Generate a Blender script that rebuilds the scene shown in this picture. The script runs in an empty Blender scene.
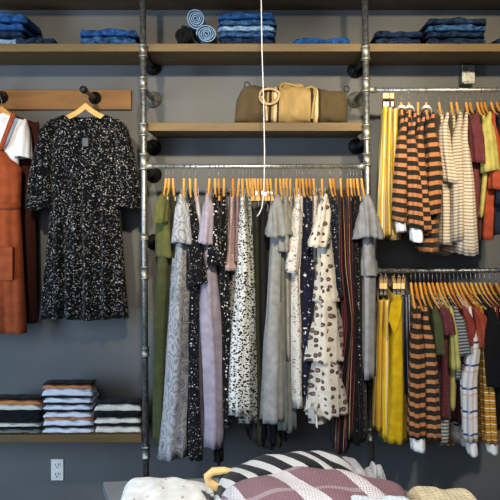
import bpy, math, random
import numpy as np
from mathutils import Vector
PI = math.pi
F = 626.0; CY = -3.43; CZ = 1.75; HX = 250.0; HY = 211.0
scn = bpy.context.scene
COL = scn.collection
def P(px, py, Y):
    d = Y - CY
    return Vector(((px-HX)*d/F, Y, CZ-(py-HY)*d/F))
def WX(px, Y): return (px-HX)*(Y-CY)/F
def WZ(py, Y): return CZ-(py-HY)*(Y-CY)/F

# ------------------------------------------------------------ materials
def rgb(h):
    h = h.lstrip('#'); v = [int(h[i:i+2], 16)/255 for i in (0, 2, 4)]
    return tuple((c/12.92 if c <= .04045 else ((c+.055)/1.055)**2.4) for c in v)+(1,)
class NT:
    def __init__(s, name, rough=.85, metal=0, spec=.12, sheen=0):
        s.m = bpy.data.materials.new(name); s.m.use_nodes = True
        s.t = s.m.node_tree; s.b = s.t.nodes['Principled BSDF']
        s.b.inputs['Roughness'].default_value = rough; s.b.inputs['Metallic'].default_value = metal
        s.b.inputs['Specular IOR Level'].default_value = spec
        if sheen: s.b.inputs['Sheen Weight'].default_value = sheen
    def n(s, typ, **kw):
        nd = s.t.nodes.new(typ)
        for k, v in kw.items(): setattr(nd, k, v)
        return nd
    def set(s, sock, v):
        if isinstance(v, bpy.types.NodeSocket): s.t.links.new(v, sock)
        else: sock.default_value = v
    def math(s, op, a, b=0.0, c=None):
        nd = s.n('ShaderNodeMath', operation=op); s.set(nd.inputs[0], a); s.set(nd.inputs[1], b)
        if c is not None: s.set(nd.inputs[2], c)
        return nd.outputs[0]
    def mix(s, f, a, b):
        nd = s.n('ShaderNodeMix', data_type='RGBA'); s.set(nd.inputs[0], f); s.set(nd.inputs[6], a); s.set(nd.inputs[7], b)
        return nd.outputs[2]
    def uv(s): return s.n('ShaderNodeUVMap').outputs[0]
    def objc(s): return s.n('ShaderNodeTexCoord').outputs['Object']
    def mapping(s, v, sc=(1, 1, 1), loc=(0, 0, 0), rot=(0, 0, 0)):
        nd = s.n('ShaderNodeMapping'); s.set(nd.inputs[0], v)
        nd.inputs['Location'].default_value = loc; nd.inputs['Scale'].default_value = sc; nd.inputs['Rotation'].default_value = rot
        return nd.outputs[0]
    def noise(s, v, scale, detail=2, rough=.5, dist=0):
        nd = s.n('ShaderNodeTexNoise'); s.set(nd.inputs['Vector'], v); nd.inputs['Scale'].default_value = scale
        nd.inputs['Detail'].default_value = detail; nd.inputs['Roughness'].default_value = rough; nd.inputs['Distortion'].default_value = dist
        return nd.outputs[0]
    def vor(s, v, scale, rnd=1.0):
        nd = s.n('ShaderNodeTexVoronoi'); s.set(nd.inputs['Vector'], v); nd.inputs['Scale'].default_value = scale
        nd.inputs['Randomness'].default_value = rnd
        return nd.outputs['Distance'], nd.outputs['Color']
    def ramp(s, f, stops, const=False):
        nd = s.n('ShaderNodeValToRGB'); s.set(nd.inputs[0], f); r = nd.color_ramp
        if const: r.interpolation = 'CONSTANT'
        r.elements[0].position = stops[0][0]; r.elements[0].color = stops[0][1]
        r.elements[1].position = stops[1][0]; r.elements[1].color = stops[1][1]
        for p, c in stops[2:]:
            e = r.elements.new(p); e.color = c
        return nd.outputs[0]
    def sep(s, v):
        nd = s.n('ShaderNodeSeparateXYZ'); s.set(nd.inputs[0], v); return nd.outputs
    def bump(s, h, strength=.3, dist=.002):
        nd = s.n('ShaderNodeBump'); s.set(nd.inputs['Height'], h); nd.inputs['Strength'].default_value = strength
        nd.inputs['Distance'].default_value = dist; s.set(s.b.inputs['Normal'], nd.outputs[0])
    def col(s, c): s.set(s.b.inputs['Base Color'], c); return s.m
    def cloth(s, c, wr=.25):
        uv = s.uv()
        v = s.noise(s.mapping(uv, (1, .35, 1)), 30, 3)
        s.bump(v, wr, .012)
        return s.col(c)
def mvar(t, c, amt=.12, sc=25):      # gentle dye variation
    n = t.noise(t.uv(), sc, 3)
    d = tuple(x*(1-amt) for x in c[:3])+(1,); l = tuple(min(1, x*(1+amt)) for x in c[:3])+(1,)
    return t.ramp(n, [(.35, d), (.65, l)])
def solid(name, h, rough=.9, amt=.15, sheen=.05):
    t = NT(name, rough, sheen=sheen); return t.cloth(mvar(t, rgb(h), amt))
def stripes(name, axis, period, stops, wob=0, rough=.9, wr=.25):
    t = NT(name, rough, sheen=.05); uv = t.uv(); s = t.sep(uv)[axis]
    if wob: s = t.math('ADD', s, t.math('MULTIPLY', t.noise(uv, 9, 1), wob))
    f = t.math('FRACT', t.math('DIVIDE', t.math('ADD', s, 10.0), period))
    return t.cloth(t.ramp(f, [(p, rgb(c)) for p, c in stops], True), wr)
def floral(name, base, layers, amt=.1, wr=.25):
    t = NT(name, .9, sheen=.05); uv = t.uv(); c = mvar(t, rgb(base), amt)
    for j, ly in enumerate(layers):
        h, sc, th, warp, dens = ly[:5]; rn = ly[5] if len(ly) > 5 else .85; i = ly[6] if len(ly) > 6 else j
        mp = t.mapping(uv, (1, 1, 1), (i*3.17, i*1.93, 0), (0, 0, i*.6))
        nz = t.n('ShaderNodeTexNoise'); t.set(nz.inputs['Vector'], mp); nz.inputs['Scale'].default_value = sc*1.3; nz.inputs['Detail'].default_value = 2
        vm = t.n('ShaderNodeVectorMath', operation='MULTIPLY_ADD'); t.set(vm.inputs[0], nz.outputs['Color']); vm.inputs[1].default_value = (warp/sc,)*3; t.set(vm.inputs[2], mp)
        d, cc = t.vor(vm.outputs[0], sc, rn)
        m = t.math('LESS_THAN', d, th)
        m = t.math('MULTIPLY', m, t.math('LESS_THAN', t.sep(cc)[0], dens))
        c = t.mix(m, c, rgb(h))
    return t.cloth(c, wr)
def paisley(name, a, b, c3, sc=22):
    t = NT(name, .9, sheen=.05); uv = t.uv()
    nz = t.n('ShaderNodeTexNoise'); t.set(nz.inputs['Vector'], uv); nz.inputs['Scale'].default_value = 14
    vm = t.n('ShaderNodeVectorMath', operation='MULTIPLY_ADD'); t.set(vm.inputs[0], nz.outputs['Color']); vm.inputs[1].default_value = (.05,)*3; t.set(vm.inputs[2], t.mapping(uv, (1.6, .9, 1)))
    d, cc = t.vor(vm.outputs[0], sc, .9)
    r = t.math('FRACT', t.math('MULTIPLY', d, 4.2))
    c = t.mix(t.math('GREATER_THAN', r, .5), rgb(a), rgb(b))
    c = t.mix(t.math('LESS_THAN', d, .22), c, rgb(c3))
    n = t.noise(uv, 130, 2)
    c = t.mix(t.math('MULTIPLY', t.math('GREATER_THAN', n, .55), .6), c, rgb(b))
    return t.cloth(c)
def blotch(name, base, dark, sc=70, th=.52):
    t = NT(name, .9, sheen=.05); n = t.noise(t.uv(), sc, 1, .5, .6)
    return t.cloth(t.mix(t.math('GREATER_THAN', n, th), rgb(base), rgb(dark)))
def plaid(name, base, h, v, per):
    t = NT(name, .9); s = t.sep(t.uv())
    fy = t.math('FRACT', t.math('DIVIDE', t.math('ADD', s[1], 10.0), per)); fx = t.math('FRACT', t.math('DIVIDE', t.math('ADD', s[0], 10.0), per*.7))
    c = t.ramp(fy, [(0, rgb(base))]+[(p, rgb(k)) for p, k in h], True)
    c = t.mix(t.math('MULTIPLY', t.math('LESS_THAN', fx, .22), .55), c, rgb(v))
    return t.cloth(c)
def denim(name, h, hl):
    t = NT(name, .9); uv = t.uv()
    n = t.noise(uv, 34, 5, .7); f = t.noise(t.mapping(uv, (1, 4, 1)), 260, 2)
    c = t.ramp(n, [(.4, rgb(h)), (.64, rgb(hl))])
    d = tuple(x*.6 for x in rgb(h)[:3])+(1,)
    c = t.mix(t.math('MULTIPLY', t.math('GREATER_THAN', f, .56), .4), c, d)
    t.bump(n, .5, .008); return t.col(c)
def wood(name, a, b, axis='X', sc=6, rough=.55):
    t = NT(name, rough, spec=.35); o = t.objc()
    st = {'X': (.12, 1, 1), 'Y': (1, .12, 1), 'Z': (1, 1, .12)}[axis]
    n = t.noise(t.mapping(o, st), sc*5, 4, .6, 1.2); g = t.noise(t.mapping(o, tuple(x*1.0 for x in st)), sc*30, 3, .6)
    c = t.mix(t.math('MULTIPLY', g, .45), t.ramp(n, [(.3, rgb(a)), (.7, rgb(b))]), rgb(a))
    t.bump(g, .15, .001); return t.col(c)
def knit(name, colr_fn, sc=190, amt=.7):
    t = NT(name, .95, sheen=.1); uv = t.uv(); s = t.sep(uv)
    w = t.math('SINE', t.math('MULTIPLY', t.math('ADD', s[0], t.math('MULTIPLY', t.noise(uv, 8), .02)), sc*6.0)); w2 = t.math('SINE', t.math('MULTIPLY', s[1], sc*5.0))
    h = t.math('ADD', t.math('MULTIPLY', w, .5), t.math('MULTIPLY', w2, .5))
    t.bump(h, amt*.6, .003)
    return t.col(colr_fn(t, uv, s))
def metal(name, a, b, rough=.4, met=.9):
    t = NT(name, rough, met, .5); n = t.noise(t.objc(), 60, 4, .6)
    t.set(t.b.inputs['Roughness'], t.math('ADD', t.math('MULTIPLY', n, .35), rough-.15))
    return t.col(t.ramp(n, [(.35, rgb(a)), (.65, rgb(b))]))
def plain(name, h, rough=.6, met=0):
    t = NT(name, rough, met); n = t.noise(t.objc(), 40, 2); c = rgb(h)
    return t.col(t.ramp(n, [(.3, tuple(x*.92 for x in c[:3])+(1,)), (.7, c)]))

M = {}
def paint():
    t = NT('slate_wall_paint', .75); o = t.objc(); n = t.noise(o, 1.6, 4, .6); f = t.noise(o, 180, 2)
    t.bump(f, .12, .001)
    return t.col(t.ramp(n, [(.3, rgb('#5b5d5f')), (.7, rgb('#66686a'))]))
M['wall'] = paint()
M['floor'] = wood('dark_floorboards', '#3c3028', '#574637', 'Y', 2)
M['shelf'] = wood('oiled_shelf_board', '#544226', '#715b33', 'X', 3)
M['shelf_dark'] = wood('dark_stained_board', '#4a3826', '#5f4930', 'X', 3)
M['board'] = wood('honey_peg_board', '#704818', '#936527', 'X', 3)
M['hanger'] = wood('hanger_beech', '#cf9848', '#ecbb70', 'Y', 8, .4)
M['hanger2'] = wood('hanger_orange_beech', '#bf7c2c', '#dc9c48', 'Y', 8, .4)
M['pale'] = wood('pale_maple', '#d9b070', '#eac78c', 'X', 8, .4)
M['steel'] = metal('galvanised_steel', '#b4b8b8', '#d0d4d4', .36)
M['pipe'] = metal('aged_grey_pipe', '#6d7274', '#9fa4a4', .42)
M['fit'] = metal('cast_fitting', '#7d7f7c', '#b4b4ac', .5)
M['blackiron'] = metal('black_iron', '#141414', '#2b2b2b', .5, .6)
M['wire'] = metal('hook_wire', '#6a6a6a', '#8d8d8d', .4, 1)
M['cord'] = plain('white_cord', '#e8e8ea', .5)
M['plastic'] = plain('white_plastic', '#e6e6e2', .4)
M['dark'] = plain('dark_slot', '#1a1a1a', .6)
M['slate'] = plain('slate_table_top', '#707376', .5)
M['clipw'] = plain('clear_white_clip', '#d9dcdf', .3)
M['tag'] = plain('grey_paper_tag', '#5d6268', .7)
# fabrics
M['dressblack'] = floral('black_sprig_print', '#060609', [('#b4b4b0', 75, .22, 1.6, .6), ('#77797c', 110, .28, 1.4, .55), ('#8b6f3a', 60, .14, .8, .25), ('#c9c9c5', 90, .17, 1.4, .5)])
M['rust'] = solid('rust_corduroy', '#944727', .85, .15)
M['rustdark'] = solid('dark_maroon_cloth', '#3c1d1a')
M['whitetee'] = solid('white_jersey', '#dedfe2', .9, .05)
M['olive'] = solid('olive_twill', '#55562f')
M['olive2'] = solid('mid_olive_cloth', '#41452a')
M['oliveD'] = solid('dark_olive_cloth', '#2c2f20')
M['paisley'] = paisley('grey_blue_paisley', '#767c88', '#a3a3a6', '#5b6474', 15)
M['blk1'] = floral('black_ditsy', '#101015', [('#c9c6c0', 100, .24, .9, .42), ('#7d7a78', 130, .25, .9, .35)])
M['blk2'] = floral('black_white_flower', '#0e0f13', [('#dcdcd8', 62, .25, 1.2, .6), ('#8f9294', 110, .22, .9, .4)])
M['blkp'] = floral('black_scatter', '#0d0d10', [('#7d7876', 80, .14, .9, .35)])
M['lilac'] = solid('lilac_crepe', '#958d9b')
M['lilac2'] = solid('pale_lilac_blouse', '#b2aebd')
M['pink'] = floral('dusty_pink_floral', '#a08886', [('#4c3d40', 90, .26, .9, .5), ('#d9c8c0', 80, .25, .9, .4)])
M['mauve'] = floral('mauve_print', '#7b6468', [('#3a2c32', 85, .26, .9, .5), ('#b59c9e', 110, .22, .9, .4)])
M['dalm'] = floral('white_black_spot', '#c9cac6', [('#101114', 88, .42, .8, .95), ('#15161a', 120, .25, .8, .5)])
M['dalm2'] = floral('dark_spot', '#94968f', [('#101114', 88, .44, .8, .95), ('#15161a', 120, .3, .8, .6)])
M['black'] = solid('black_cloth', '#121214')
M['char'] = solid('charcoal_cloth', '#202225')
M['greydress'] = solid('warm_grey_linen', '#858583')
M['greygreen'] = solid('sage_grey_cloth', '#696d69')
M['beigegrey'] = solid('stone_cloth', '#85827a')
M['wpink'] = floral('white_pink_ditsy', '#c3bfb8', [('#7c4f4e', 72, .28, 1.0, .6), ('#5d6458', 95, .24, 1.0, .5), ('#a66e68', 80, .22, 1.0, .5)])
M['navyf'] = floral('navy_floral', '#15182c', [('#c2c0c0', 46, .3, 1.4, .45), ('#6f7796', 70, .22, 1.2, .4)])
M['navyf2'] = floral('navy_small_floral', '#1a1d30', [('#b9b6b8', 62, .26, 1.2, .45)])
M['wrust'] = floral('cream_rust_medallion', '#c4bdb0', [('#4c3f3e', 27, .31, .25, 1.0, .5, 0), ('#84635c', 27, .15, .25, 1.0, .5, 0), ('#8f7f76', 80, .14, 1.0, .35)])
M['navydot'] = floral('navy_pin_dot', '#131a2a', [('#c8ccd2', 105, .22, .3, .7)])
M['vst1'] = stripes('black_tan_maroon_stripe', 0, .034, [(0, '#0f0d10'), (.34, '#9a7f55'), (.44, '#0f0d10'), (.62, '#6a2a36'), (.85, '#0f0d10')])
M['vst2'] = stripes('maroon_rose_stripe', 0, .03, [(0, '#2c1117'), (.35, '#7c4548'), (.5, '#1a0c10'), (.75, '#a48662'), (.83, '#2c1117')])
M['palegrey'] = solid('pale_grey_crepe', '#838488')
M['ystripe'] = stripes('mustard_white_stripe', 0, .022, [(0, '#c09d1a'), (.45, '#dcd8c2'), (.58, '#c4a21e'), (.72, '#d8d2b4'), (.8, '#a07c10')])
M['ystripe2'] = stripes('ochre_stripe', 0, .022, [(0, '#b58c1c'), (.5, '#ded6b4'), (.6, '#a57c18')])
M['ostripe'] = stripes('orange_charcoal_stripe', 1, .041, [(0, '#a9704a'), (.43, '#24231f')], .01)
M['ostripe2'] = stripes('orange_charcoal_stripe_wide', 1, .044, [(0, '#a2683f'), (.42, '#201f1b')], .012)
M['bstripe'] = stripes('cream_taupe_stripe', 1, .0155, [(0, '#bfb39e'), (.6, '#857970')], .004)
M['bstripe2'] = stripes('ivory_grey_stripe', 1, .0145, [(0, '#b8ab95'), (.58, '#7d7166')], .004)
M['maroon'] = floral('maroon_marl', '#5b2c30', [('#8a5552', 120, .2, .5, .5)])
M['lemon'] = solid('pale_lemon_jersey', '#a9a05a')
M['orange'] = solid('burnt_orange_jersey', '#93402a')
M['brick'] = solid('brick_red_jersey', '#7a352d')
M['navy'] = solid('navy_cloth', '#1d2333')
M['mustard'] = solid('mustard_cloth', '#b3920f')
M['navyst'] = stripes('navy_white_pinstripe', 0, .019, [(0, '#151b31'), (.7, '#d8dbe0'), (.84, '#151b31')])
M['greyst'] = stripes('grey_charcoal_fine_stripe', 1, .014, [(0, '#8c8e8c'), (.5, '#3b3d3f')])
M['check'] = plaid('grey_fine_check', '#b4b6b4', [(.5, '#5b5d5e')], '#45484a', .016)
M['plaidw'] = plaid('white_blue_plaid', '#cfccc8', [(.45, '#c9b2a4'), (.55, '#d6d3d0'), (.72, '#3b4a78'), (.82, '#cfccc8')], '#a9a6b6', .105)
M['plaidy'] = plaid('mustard_plaid', '#b07b1e', [(.4, '#7c3b2a'), (.5, '#c7a05a'), (.62, '#b07b1e'), (.86, '#e0d2b0')], '#6b4a1e', .036)
M['denimB'] = denim('mid_blue_denim', '#14294a', '#3f6a9c')
M['denimL'] = denim('light_blue_denim', '#4d74a0', '#a4bcd2')
M['denimD'] = denim('dark_indigo_denim', '#0b1220', '#243a5c')
M['denimS'] = denim('bright_blue_denim', '#12305e', '#2a5c9c')
M['canvas'] = solid('sand_canvas', '#a08655', .9, .12)
M['bagolive'] = solid('olive_brown_canvas', '#4f432e', .9, .12)
M['bagstripe'] = solid('dark_webbing', '#33291f')
M['bagcream'] = solid('cream_webbing', '#c9b894')
M['leather'] = solid('tan_leather_wrap', '#c0a37c')
M['sw1'] = stripes('white_black_orange_knit', 1, .2, [(0, '#c4c5d0'), (.5, '#14151a'), (.75, '#c07845'), (.86, '#14151a')])
def swm(name, stops, period, wob=.004): return stripes(name, 1, period, stops, wob)
M['swlil'] = solid('lilac_white_knit', '#d3d6e2', .95, .08)
M['sworange'] = solid('apricot_knit', '#c27a48', .95, .1)
M['swcream'] = solid('cream_knit', '#d2cec2', .95, .08)
M['swblack'] = solid('black_knit', '#15161a', .95, .1)
M['swgrey'] = solid('grey_knit', '#6f716f', .95, .1)
M['dotwhite'] = floral('white_cloth_grey_dots', '#dcdcd8', [('#4a4b50', 36, .15, .1, .9)])
def bwcol(t, uv, s):
    f = t.math('FRACT', t.math('DIVIDE', t.math('ADD', t.math('ADD', s[0], t.math('MULTIPLY', s[1], .8)), 10.0), .095))
    return t.ramp(f, [(0, rgb('#17181b')), (.55, rgb('#c4c2bf'))], True)
M['bwknit'] = knit('black_white_striped_knit', bwcol)
def mvcol(t, uv, s):
    a = t.math('FRACT', t.math('DIVIDE', t.math('ADD', t.math('ADD', s[0], t.math('MULTIPLY', s[1], .45)), 10.0), .2))
    b = t.math('FRACT', t.math('DIVIDE', t.math('ADD', s[1], 10.03), .17))
    c = t.ramp(a, [(0, rgb('#86646b')), (.68, rgb('#d5cfd0'))], True)
    return t.mix(t.math('MULTIPLY', t.math('LESS_THAN', b, .12), .35), c, rgb('#c7bfc2'))
M['mvknit'] = knit('mauve_white_chunky_check', mvcol, 120, 1.3)
M['mvplain'] = knit('mauve_chunky_knit', lambda t, uv, s: mvar(t, rgb('#8f6a72'), .2), 75, 1.0)
M['ribcream'] = knit('cream_rib_knit', lambda t, uv, s: mvar(t, rgb('#cdbf9c'), .1), 60, 1.0)
M['icy'] = knit('icy_white_knit', lambda t, uv, s: mvar(t, rgb('#c9d2d6'), .08), 75, 1.0)
M['greyheather'] = knit('heather_grey_knit', lambda t, uv, s: mvar(t, rgb('#a3a3a5'), .15), 60, .6)

# ------------------------------------------------------------ mesh helpers
def obj(name, verts, faces, mat, parent=None, uvs=None, smooth=True, loc=None, solid_t=0, bevel=0):
    me = bpy.data.meshes.new(name)
    me.from_pydata([tuple(map(float, v)) for v in verts], [], faces)
    if uvs is not None:
        lay = me.uv_layers.new(name='UVMap')
        vi = np.empty(len(me.loops), dtype=np.int32); me.loops.foreach_get('vertex_index', vi)
        lay.data.foreach_set('uv', np.asarray(uvs, dtype=np.float32)[vi].ravel())
    me.materials.append(mat)
    me.polygons.foreach_set('use_smooth', [smooth]*len(me.polygons)); me.update()
    o = bpy.data.objects.new(name, me); COL.objects.link(o)
    if loc is not None: o.location = loc
    if parent: o.parent = parent
    if solid_t:
        md = o.modifiers.new('thickness', 'SOLIDIFY'); md.thickness = solid_t; md.offset = 1
    if bevel:
        md = o.modifiers.new('bevel', 'BEVEL'); md.width = bevel; md.segments = 2
    return o
def empty(name, loc):
    o = bpy.data.objects.new(name, None); COL.objects.link(o); o.location = loc; o.empty_display_size = .05; return o
def tag(o, label, cat, group=None, kind=None):
    o['label'] = label; o['category'] = cat
    if group: o['group'] = group
    if kind: o['kind'] = kind
    return o
class MB:
    def __init__(s): s.v = []; s.f = []; s.uv = []
    def add(s, v, f, uv=None):
        o = len(s.v); s.v += [tuple(p) for p in v]; s.f += [tuple(i+o for i in q) for q in f]
        s.uv += [tuple(u) for u in uv] if uv is not None else [(p[0]+p[1]*.3, p[2]) for p in v]
    def box(s, a, b):
        (x0, y0, z0), (x1, y1, z1) = a, b
        s.add([(x0,y0,z0),(x1,y0,z0),(x1,y1,z0),(x0,y1,z0),(x0,y0,z1),(x1,y0,z1),(x1,y1,z1),(x0,y1,z1)],
              [(0,3,2,1),(4,5,6,7),(0,1,5,4),(1,2,6,5),(2,3,7,6),(3,0,4,7)])
    def tube(s, pts, r, n=12, cap=True):
        pts = [Vector(p) for p in pts]; k = len(pts)
        rs = r if isinstance(r, (list, tuple)) else [r]*k
        rings = []; up = None
        for i, p in enumerate(pts):
            t = (pts[min(i+1, k-1)]-pts[max(i-1, 0)])
            if t.length < 1e-9: t = Vector((0, 0, 1))
            t.normalize()
            if up is None: up = t.orthogonal().normalized()
            up = (up - t*up.dot(t)).normalized(); w = t.cross(up)
            rings.append([p+(up*math.cos(2*PI*j/n)+w*math.sin(2*PI*j/n))*rs[i] for j in range(n)])
        v = [q for g in rings for q in g]; f = []
        for i in range(k-1):
            for j in range(n): f.append((i*n+j, i*n+(j+1)%n, (i+1)*n+(j+1)%n, (i+1)*n+j))
        if cap: f.append(tuple(range(n))[::-1]); f.append(tuple((k-1)*n+j for j in range(n)))
        s.add(v, f)
    def build(s, name, mat, parent=None, smooth=True, loc=None, **k):
        v = s.v
        if loc is not None: v = [(p[0]-loc[0], p[1]-loc[1], p[2]-loc[2]) for p in v]
        return obj(name, v, s.f, mat, parent, s.uv, smooth, loc, **k)
def sharp(o):
    md = o.modifiers.new('edges', 'EDGE_SPLIT'); md.split_angle = math.radians(35); return o
def rings_mesh(name, rings, uvs, mat, parent, loc, captop=False, capbot=False, solid_t=.0025):
    R, N = len(rings), len(rings[0])
    v = np.concatenate([np.asarray(r) for r in rings]) - np.array(loc)
    f = []
    for i in range(R-1):
        for j in range(N-1):
            f.append((i*N+j, (i+1)*N+j, (i+1)*N+j+1, i*N+j+1))
    # ring is stored open with a duplicated seam vertex so patterns do not smear
    if captop: f.append(tuple(range(N-1)))
    if capbot: f.append(tuple((R-1)*N+j for j in range(N-1))[::-1])
    return obj(name, v, f, mat, parent, np.concatenate(uvs), True, None, solid_t)

def interp(rows, z, k):   # rows sorted by descending z
    zs = [r[0] for r in rows][::-1]; vs = [r[k] for r in rows][::-1]
    return float(np.interp(z, zs, vs))
def smooth01(t): t = min(1, max(0, t)); return t*t*(3-2*t)
def arm_z(u):
    u = abs(u); return -.055-.055*(1-math.exp(-u/.06))-.25*u
def superring(a, b, n, e=.75):
    """closed cross-section, start and seam at the back; returns (u along hanger, v across, signed arc from the front, normal)"""
    th = np.linspace(-PI, PI, 161)
    u = -a*np.sign(np.cos(th))*np.abs(np.cos(th))**e; v = b*np.sign(np.sin(th))*np.abs(np.sin(th))**e
    s = np.concatenate([[0], np.cumsum(np.hypot(np.diff(u), np.diff(v)))])
    t = np.linspace(0, s[-1], n)
    U = np.interp(t, s, u); V = np.interp(t, s, v)
    du = np.gradient(U); dv = np.gradient(V)
    du[0] = du[-1] = (U[1]-U[-2]); dv[0] = dv[-1] = (V[1]-V[-2])
    L = np.hypot(du, dv)+1e-9
    return U, V, t-s[-1]/2, dv/L*-1*-1, -du/L
def loft(name, mat, root, rows, X0, Yc, Zr, a_top, a_hem, seed, fold=.008, lam=.055, shoulder=True, front=False,
         n=61, R=26, b0=.010, grow=.19, hemwave=.003, dfront=None, waist=None, shear=True):
    """rows (py, xl, xr) are the outline of the cloth at its near edge"""
    rnd = random.Random(seed); Yf = dfront if dfront is not None else (Yc-a_top if not front else Yc)
    rr = [(WZ(py, Yf), (WX(xl, Yf)+WX(xr, Yf))/2, (WX(xr, Yf)-WX(xl, Yf))/2) for py, xl, xr in rows]
    zt, zh = rr[0][0], rr[-1][0]; ph = [rnd.uniform(0, 6.28) for _ in range(6)]
    rings = []; uvs = []
    for i in range(R):
        s = (i/(R-1))**1.15 if shoulder else i/(R-1)
        zrow = (Zr+arm_z(.1))*(1-s)+zh*s if shoulder else zt*(1-s)+zh*s
        cx = interp(rr, zrow, 1); hw = interp(rr, zrow, 2)
        k = smooth01((rr[0][0]+.03-zrow)/grow) if shoulder else 1
        sw = smooth01((Zr-.1-zrow)/.12) if shoulder else 1
        if front:
            a = hw; b = a_hem*(.35+.65*k); cx = cx
            if shoulder and s < .02: b = b0
        else:
            b = b0*(1-k)+hw*k; a = a_top*(1-s)+a_hem*s
            if waist: a *= 1-waist*math.exp(-((s-.4)/.2)**2)
            pass
        U, V, arc, nu, nv = superring(a, b, n, .8 if not front else .7)
        g = 1.35*fold*(smooth01(s*2.2)*.85+.15)*(k*.9+.1)
        ds = g*(np.sin(2*PI*arc/lam+ph[0]+1.2*math.sin(4*zrow+ph[1]))+.5*np.sin(2*PI*arc/(lam*.53)+ph[2]+1.5*math.sin(3*zrow+ph[3])))
        lim = min(1, b/.02); ds = ds*lim
        # outward normal = away from the centre
        du = nu; dv = nv
        sgn = np.sign(du*U+dv*V); sgn[sgn == 0] = 1
        U2 = U+du*sgn*ds; V2 = V+dv*sgn*ds
        if shoulder:
            zz = []
            for u in U:
                au = min(abs(u), .22)
                zz_t = Zr+arm_z(au)+.004
                if au < .07: zz_t = Zr+arm_z(.07)+.004-.03*(1-(au/.07)**2)
                zz.append(zz_t)
            z = np.array(zz)*(1-s)+(zh+hemwave*np.sin(2*arc/ max(.02, lam)*1.3+ph[4]))*s
        else:
            z = np.full(n, zrow)+hemwave*s*np.sin(2*arc/max(.02, lam)*1.3+ph[4])
        if front:
            x = cx+U2*-1; y = Yc-V2*1
            x, y = cx+U2, Yc+V2
        else:
            x = X0+(cx-X0)*(-U/a)+V2; y = Yc+U2
        rings.append(np.stack([x, y, z], 1)); rings[-1][-1] = rings[-1][0]
        if front:  # re-centre the pattern on the side that faces the room
            arc = arc
        uvs.append(np.stack([arc+seed*.137, z+seed*.019], 1))
    return rings_mesh(name, rings, uvs, mat, root, root.location if root else (0, 0, 0))
def sleeve(name, mat, root, rows, Yc, zt, xt, seed, depth=.032, fold=.004, n=33, R=16, lean=0, Ypx=None, blunt=False, kq=.3):
    """a hanging tube that starts closed at the shoulder tip (xt, Yc, zt)"""
    rnd = random.Random(seed); ph = [rnd.uniform(0, 6.28) for _ in range(4)]
    Yp = Ypx if Ypx is not None else Yc
    rr = [(WZ(py, Yp), (WX(xl, Yp)+WX(xr, Yp))/2, (WX(xr, Yp)-WX(xl, Yp))/2) for py, xl, xr in rows]
    zh = rr[-1][0]; rings = []; uvs = []
    for i in range(R):
        s = i/(R-1); z = zt*(1-s)+zh*s
        k = 1 if blunt else (.3+.7*smooth01(min(1, s/kq)) if i else .12); sw = smooth01(s/.25)
        cx = xt*(1-sw)+interp(rr, z, 1)*sw; hw = interp(rr, z, 2)*k
        a = depth*k*(1+.25*s)
        U, V, arc, nu, nv = superring(a, max(hw, .004), n, .9)
        sgn = np.sign(nu*U+nv*V); sgn[sgn == 0] = 1
        ds = fold*(.2+s)*np.sin(2*PI*arc/.035+ph[0]+math.sin(7*z+ph[1]))
        U = U+nu*sgn*ds; V = V+nv*sgn*ds
        p = np.stack([cx+V, Yc-lean*s+U, np.full(n, z)+.006*s*np.sin(arc*40+ph[2])], 1); p[-1] = p[0]
        rings.append(p); uvs.append(np.stack([arc+seed*.21, np.full(n, z)+seed*.019], 1))
    return rings_mesh(name, rings, uvs, mat, root, root.location, captop=True)

# ------------------------------------------------------------ the setting
def struct(name, mb, mat, **k):
    o = mb.build(name, mat, None, False, **k); o['kind'] = 'structure'; return o
b = MB(); b.box((-3.2, 0, 0), (3.2, .12, 3.6)); struct('wall_back', b, M['wall'])
b = MB(); b.box((-3.2, -5.2, -.1), (3.2, 0, 0)); struct('floor', b, M['floor'])
b = MB(); b.box((-3.2, -.02, 0), (3.2, 0, .1)); struct('baseboard_back', b, M['shelf_dark'])

YP = -.32                      # plane of the pipes and rails
def lean_x(base, py): return base
def pipe_x(px_top, px_bot, py): return px_top+(px_bot-px_top)*py/470.0
ZT = WZ(-60, YP)
def shelf(name, x0, x1, zpx_top, zpx_bot, label, mat):
    Yf = -.30; zt, zb = WZ(zpx_top, Yf), WZ(zpx_bot, Yf)
    b = MB(); b.box((x0, Yf, zb), (x1, -.001, zt))
    return tag(b.build(name, mat, None, False, loc=((x0+x1)/2, -.15, zb), bevel=.002), label, 'shelf')
xl_, xr_ = WX(-90, -.3), WX(600, -.3)
shelf('wall_shelf', xl_, xr_, 43.5, 51.5, 'long brown wooden shelf carrying the jeans across all three bays', M['shelf'])
shelf('wall_shelf', xl_, xr_, -17, -9, 'dark wooden shelf at the very top, only its underside seen', M['shelf_dark'])
shelf('wall_shelf', WX(147, -.3), WX(365, -.3), 122.5, 131, 'short wooden shelf under the duffel bag, between the two pipes', M['shelf'])
shelf('wall_shelf', xl_, WX(141.5, -.3), 435, 442.5, 'low wooden shelf at lower left carrying the folded sweaters', M['shelf'])

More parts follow.
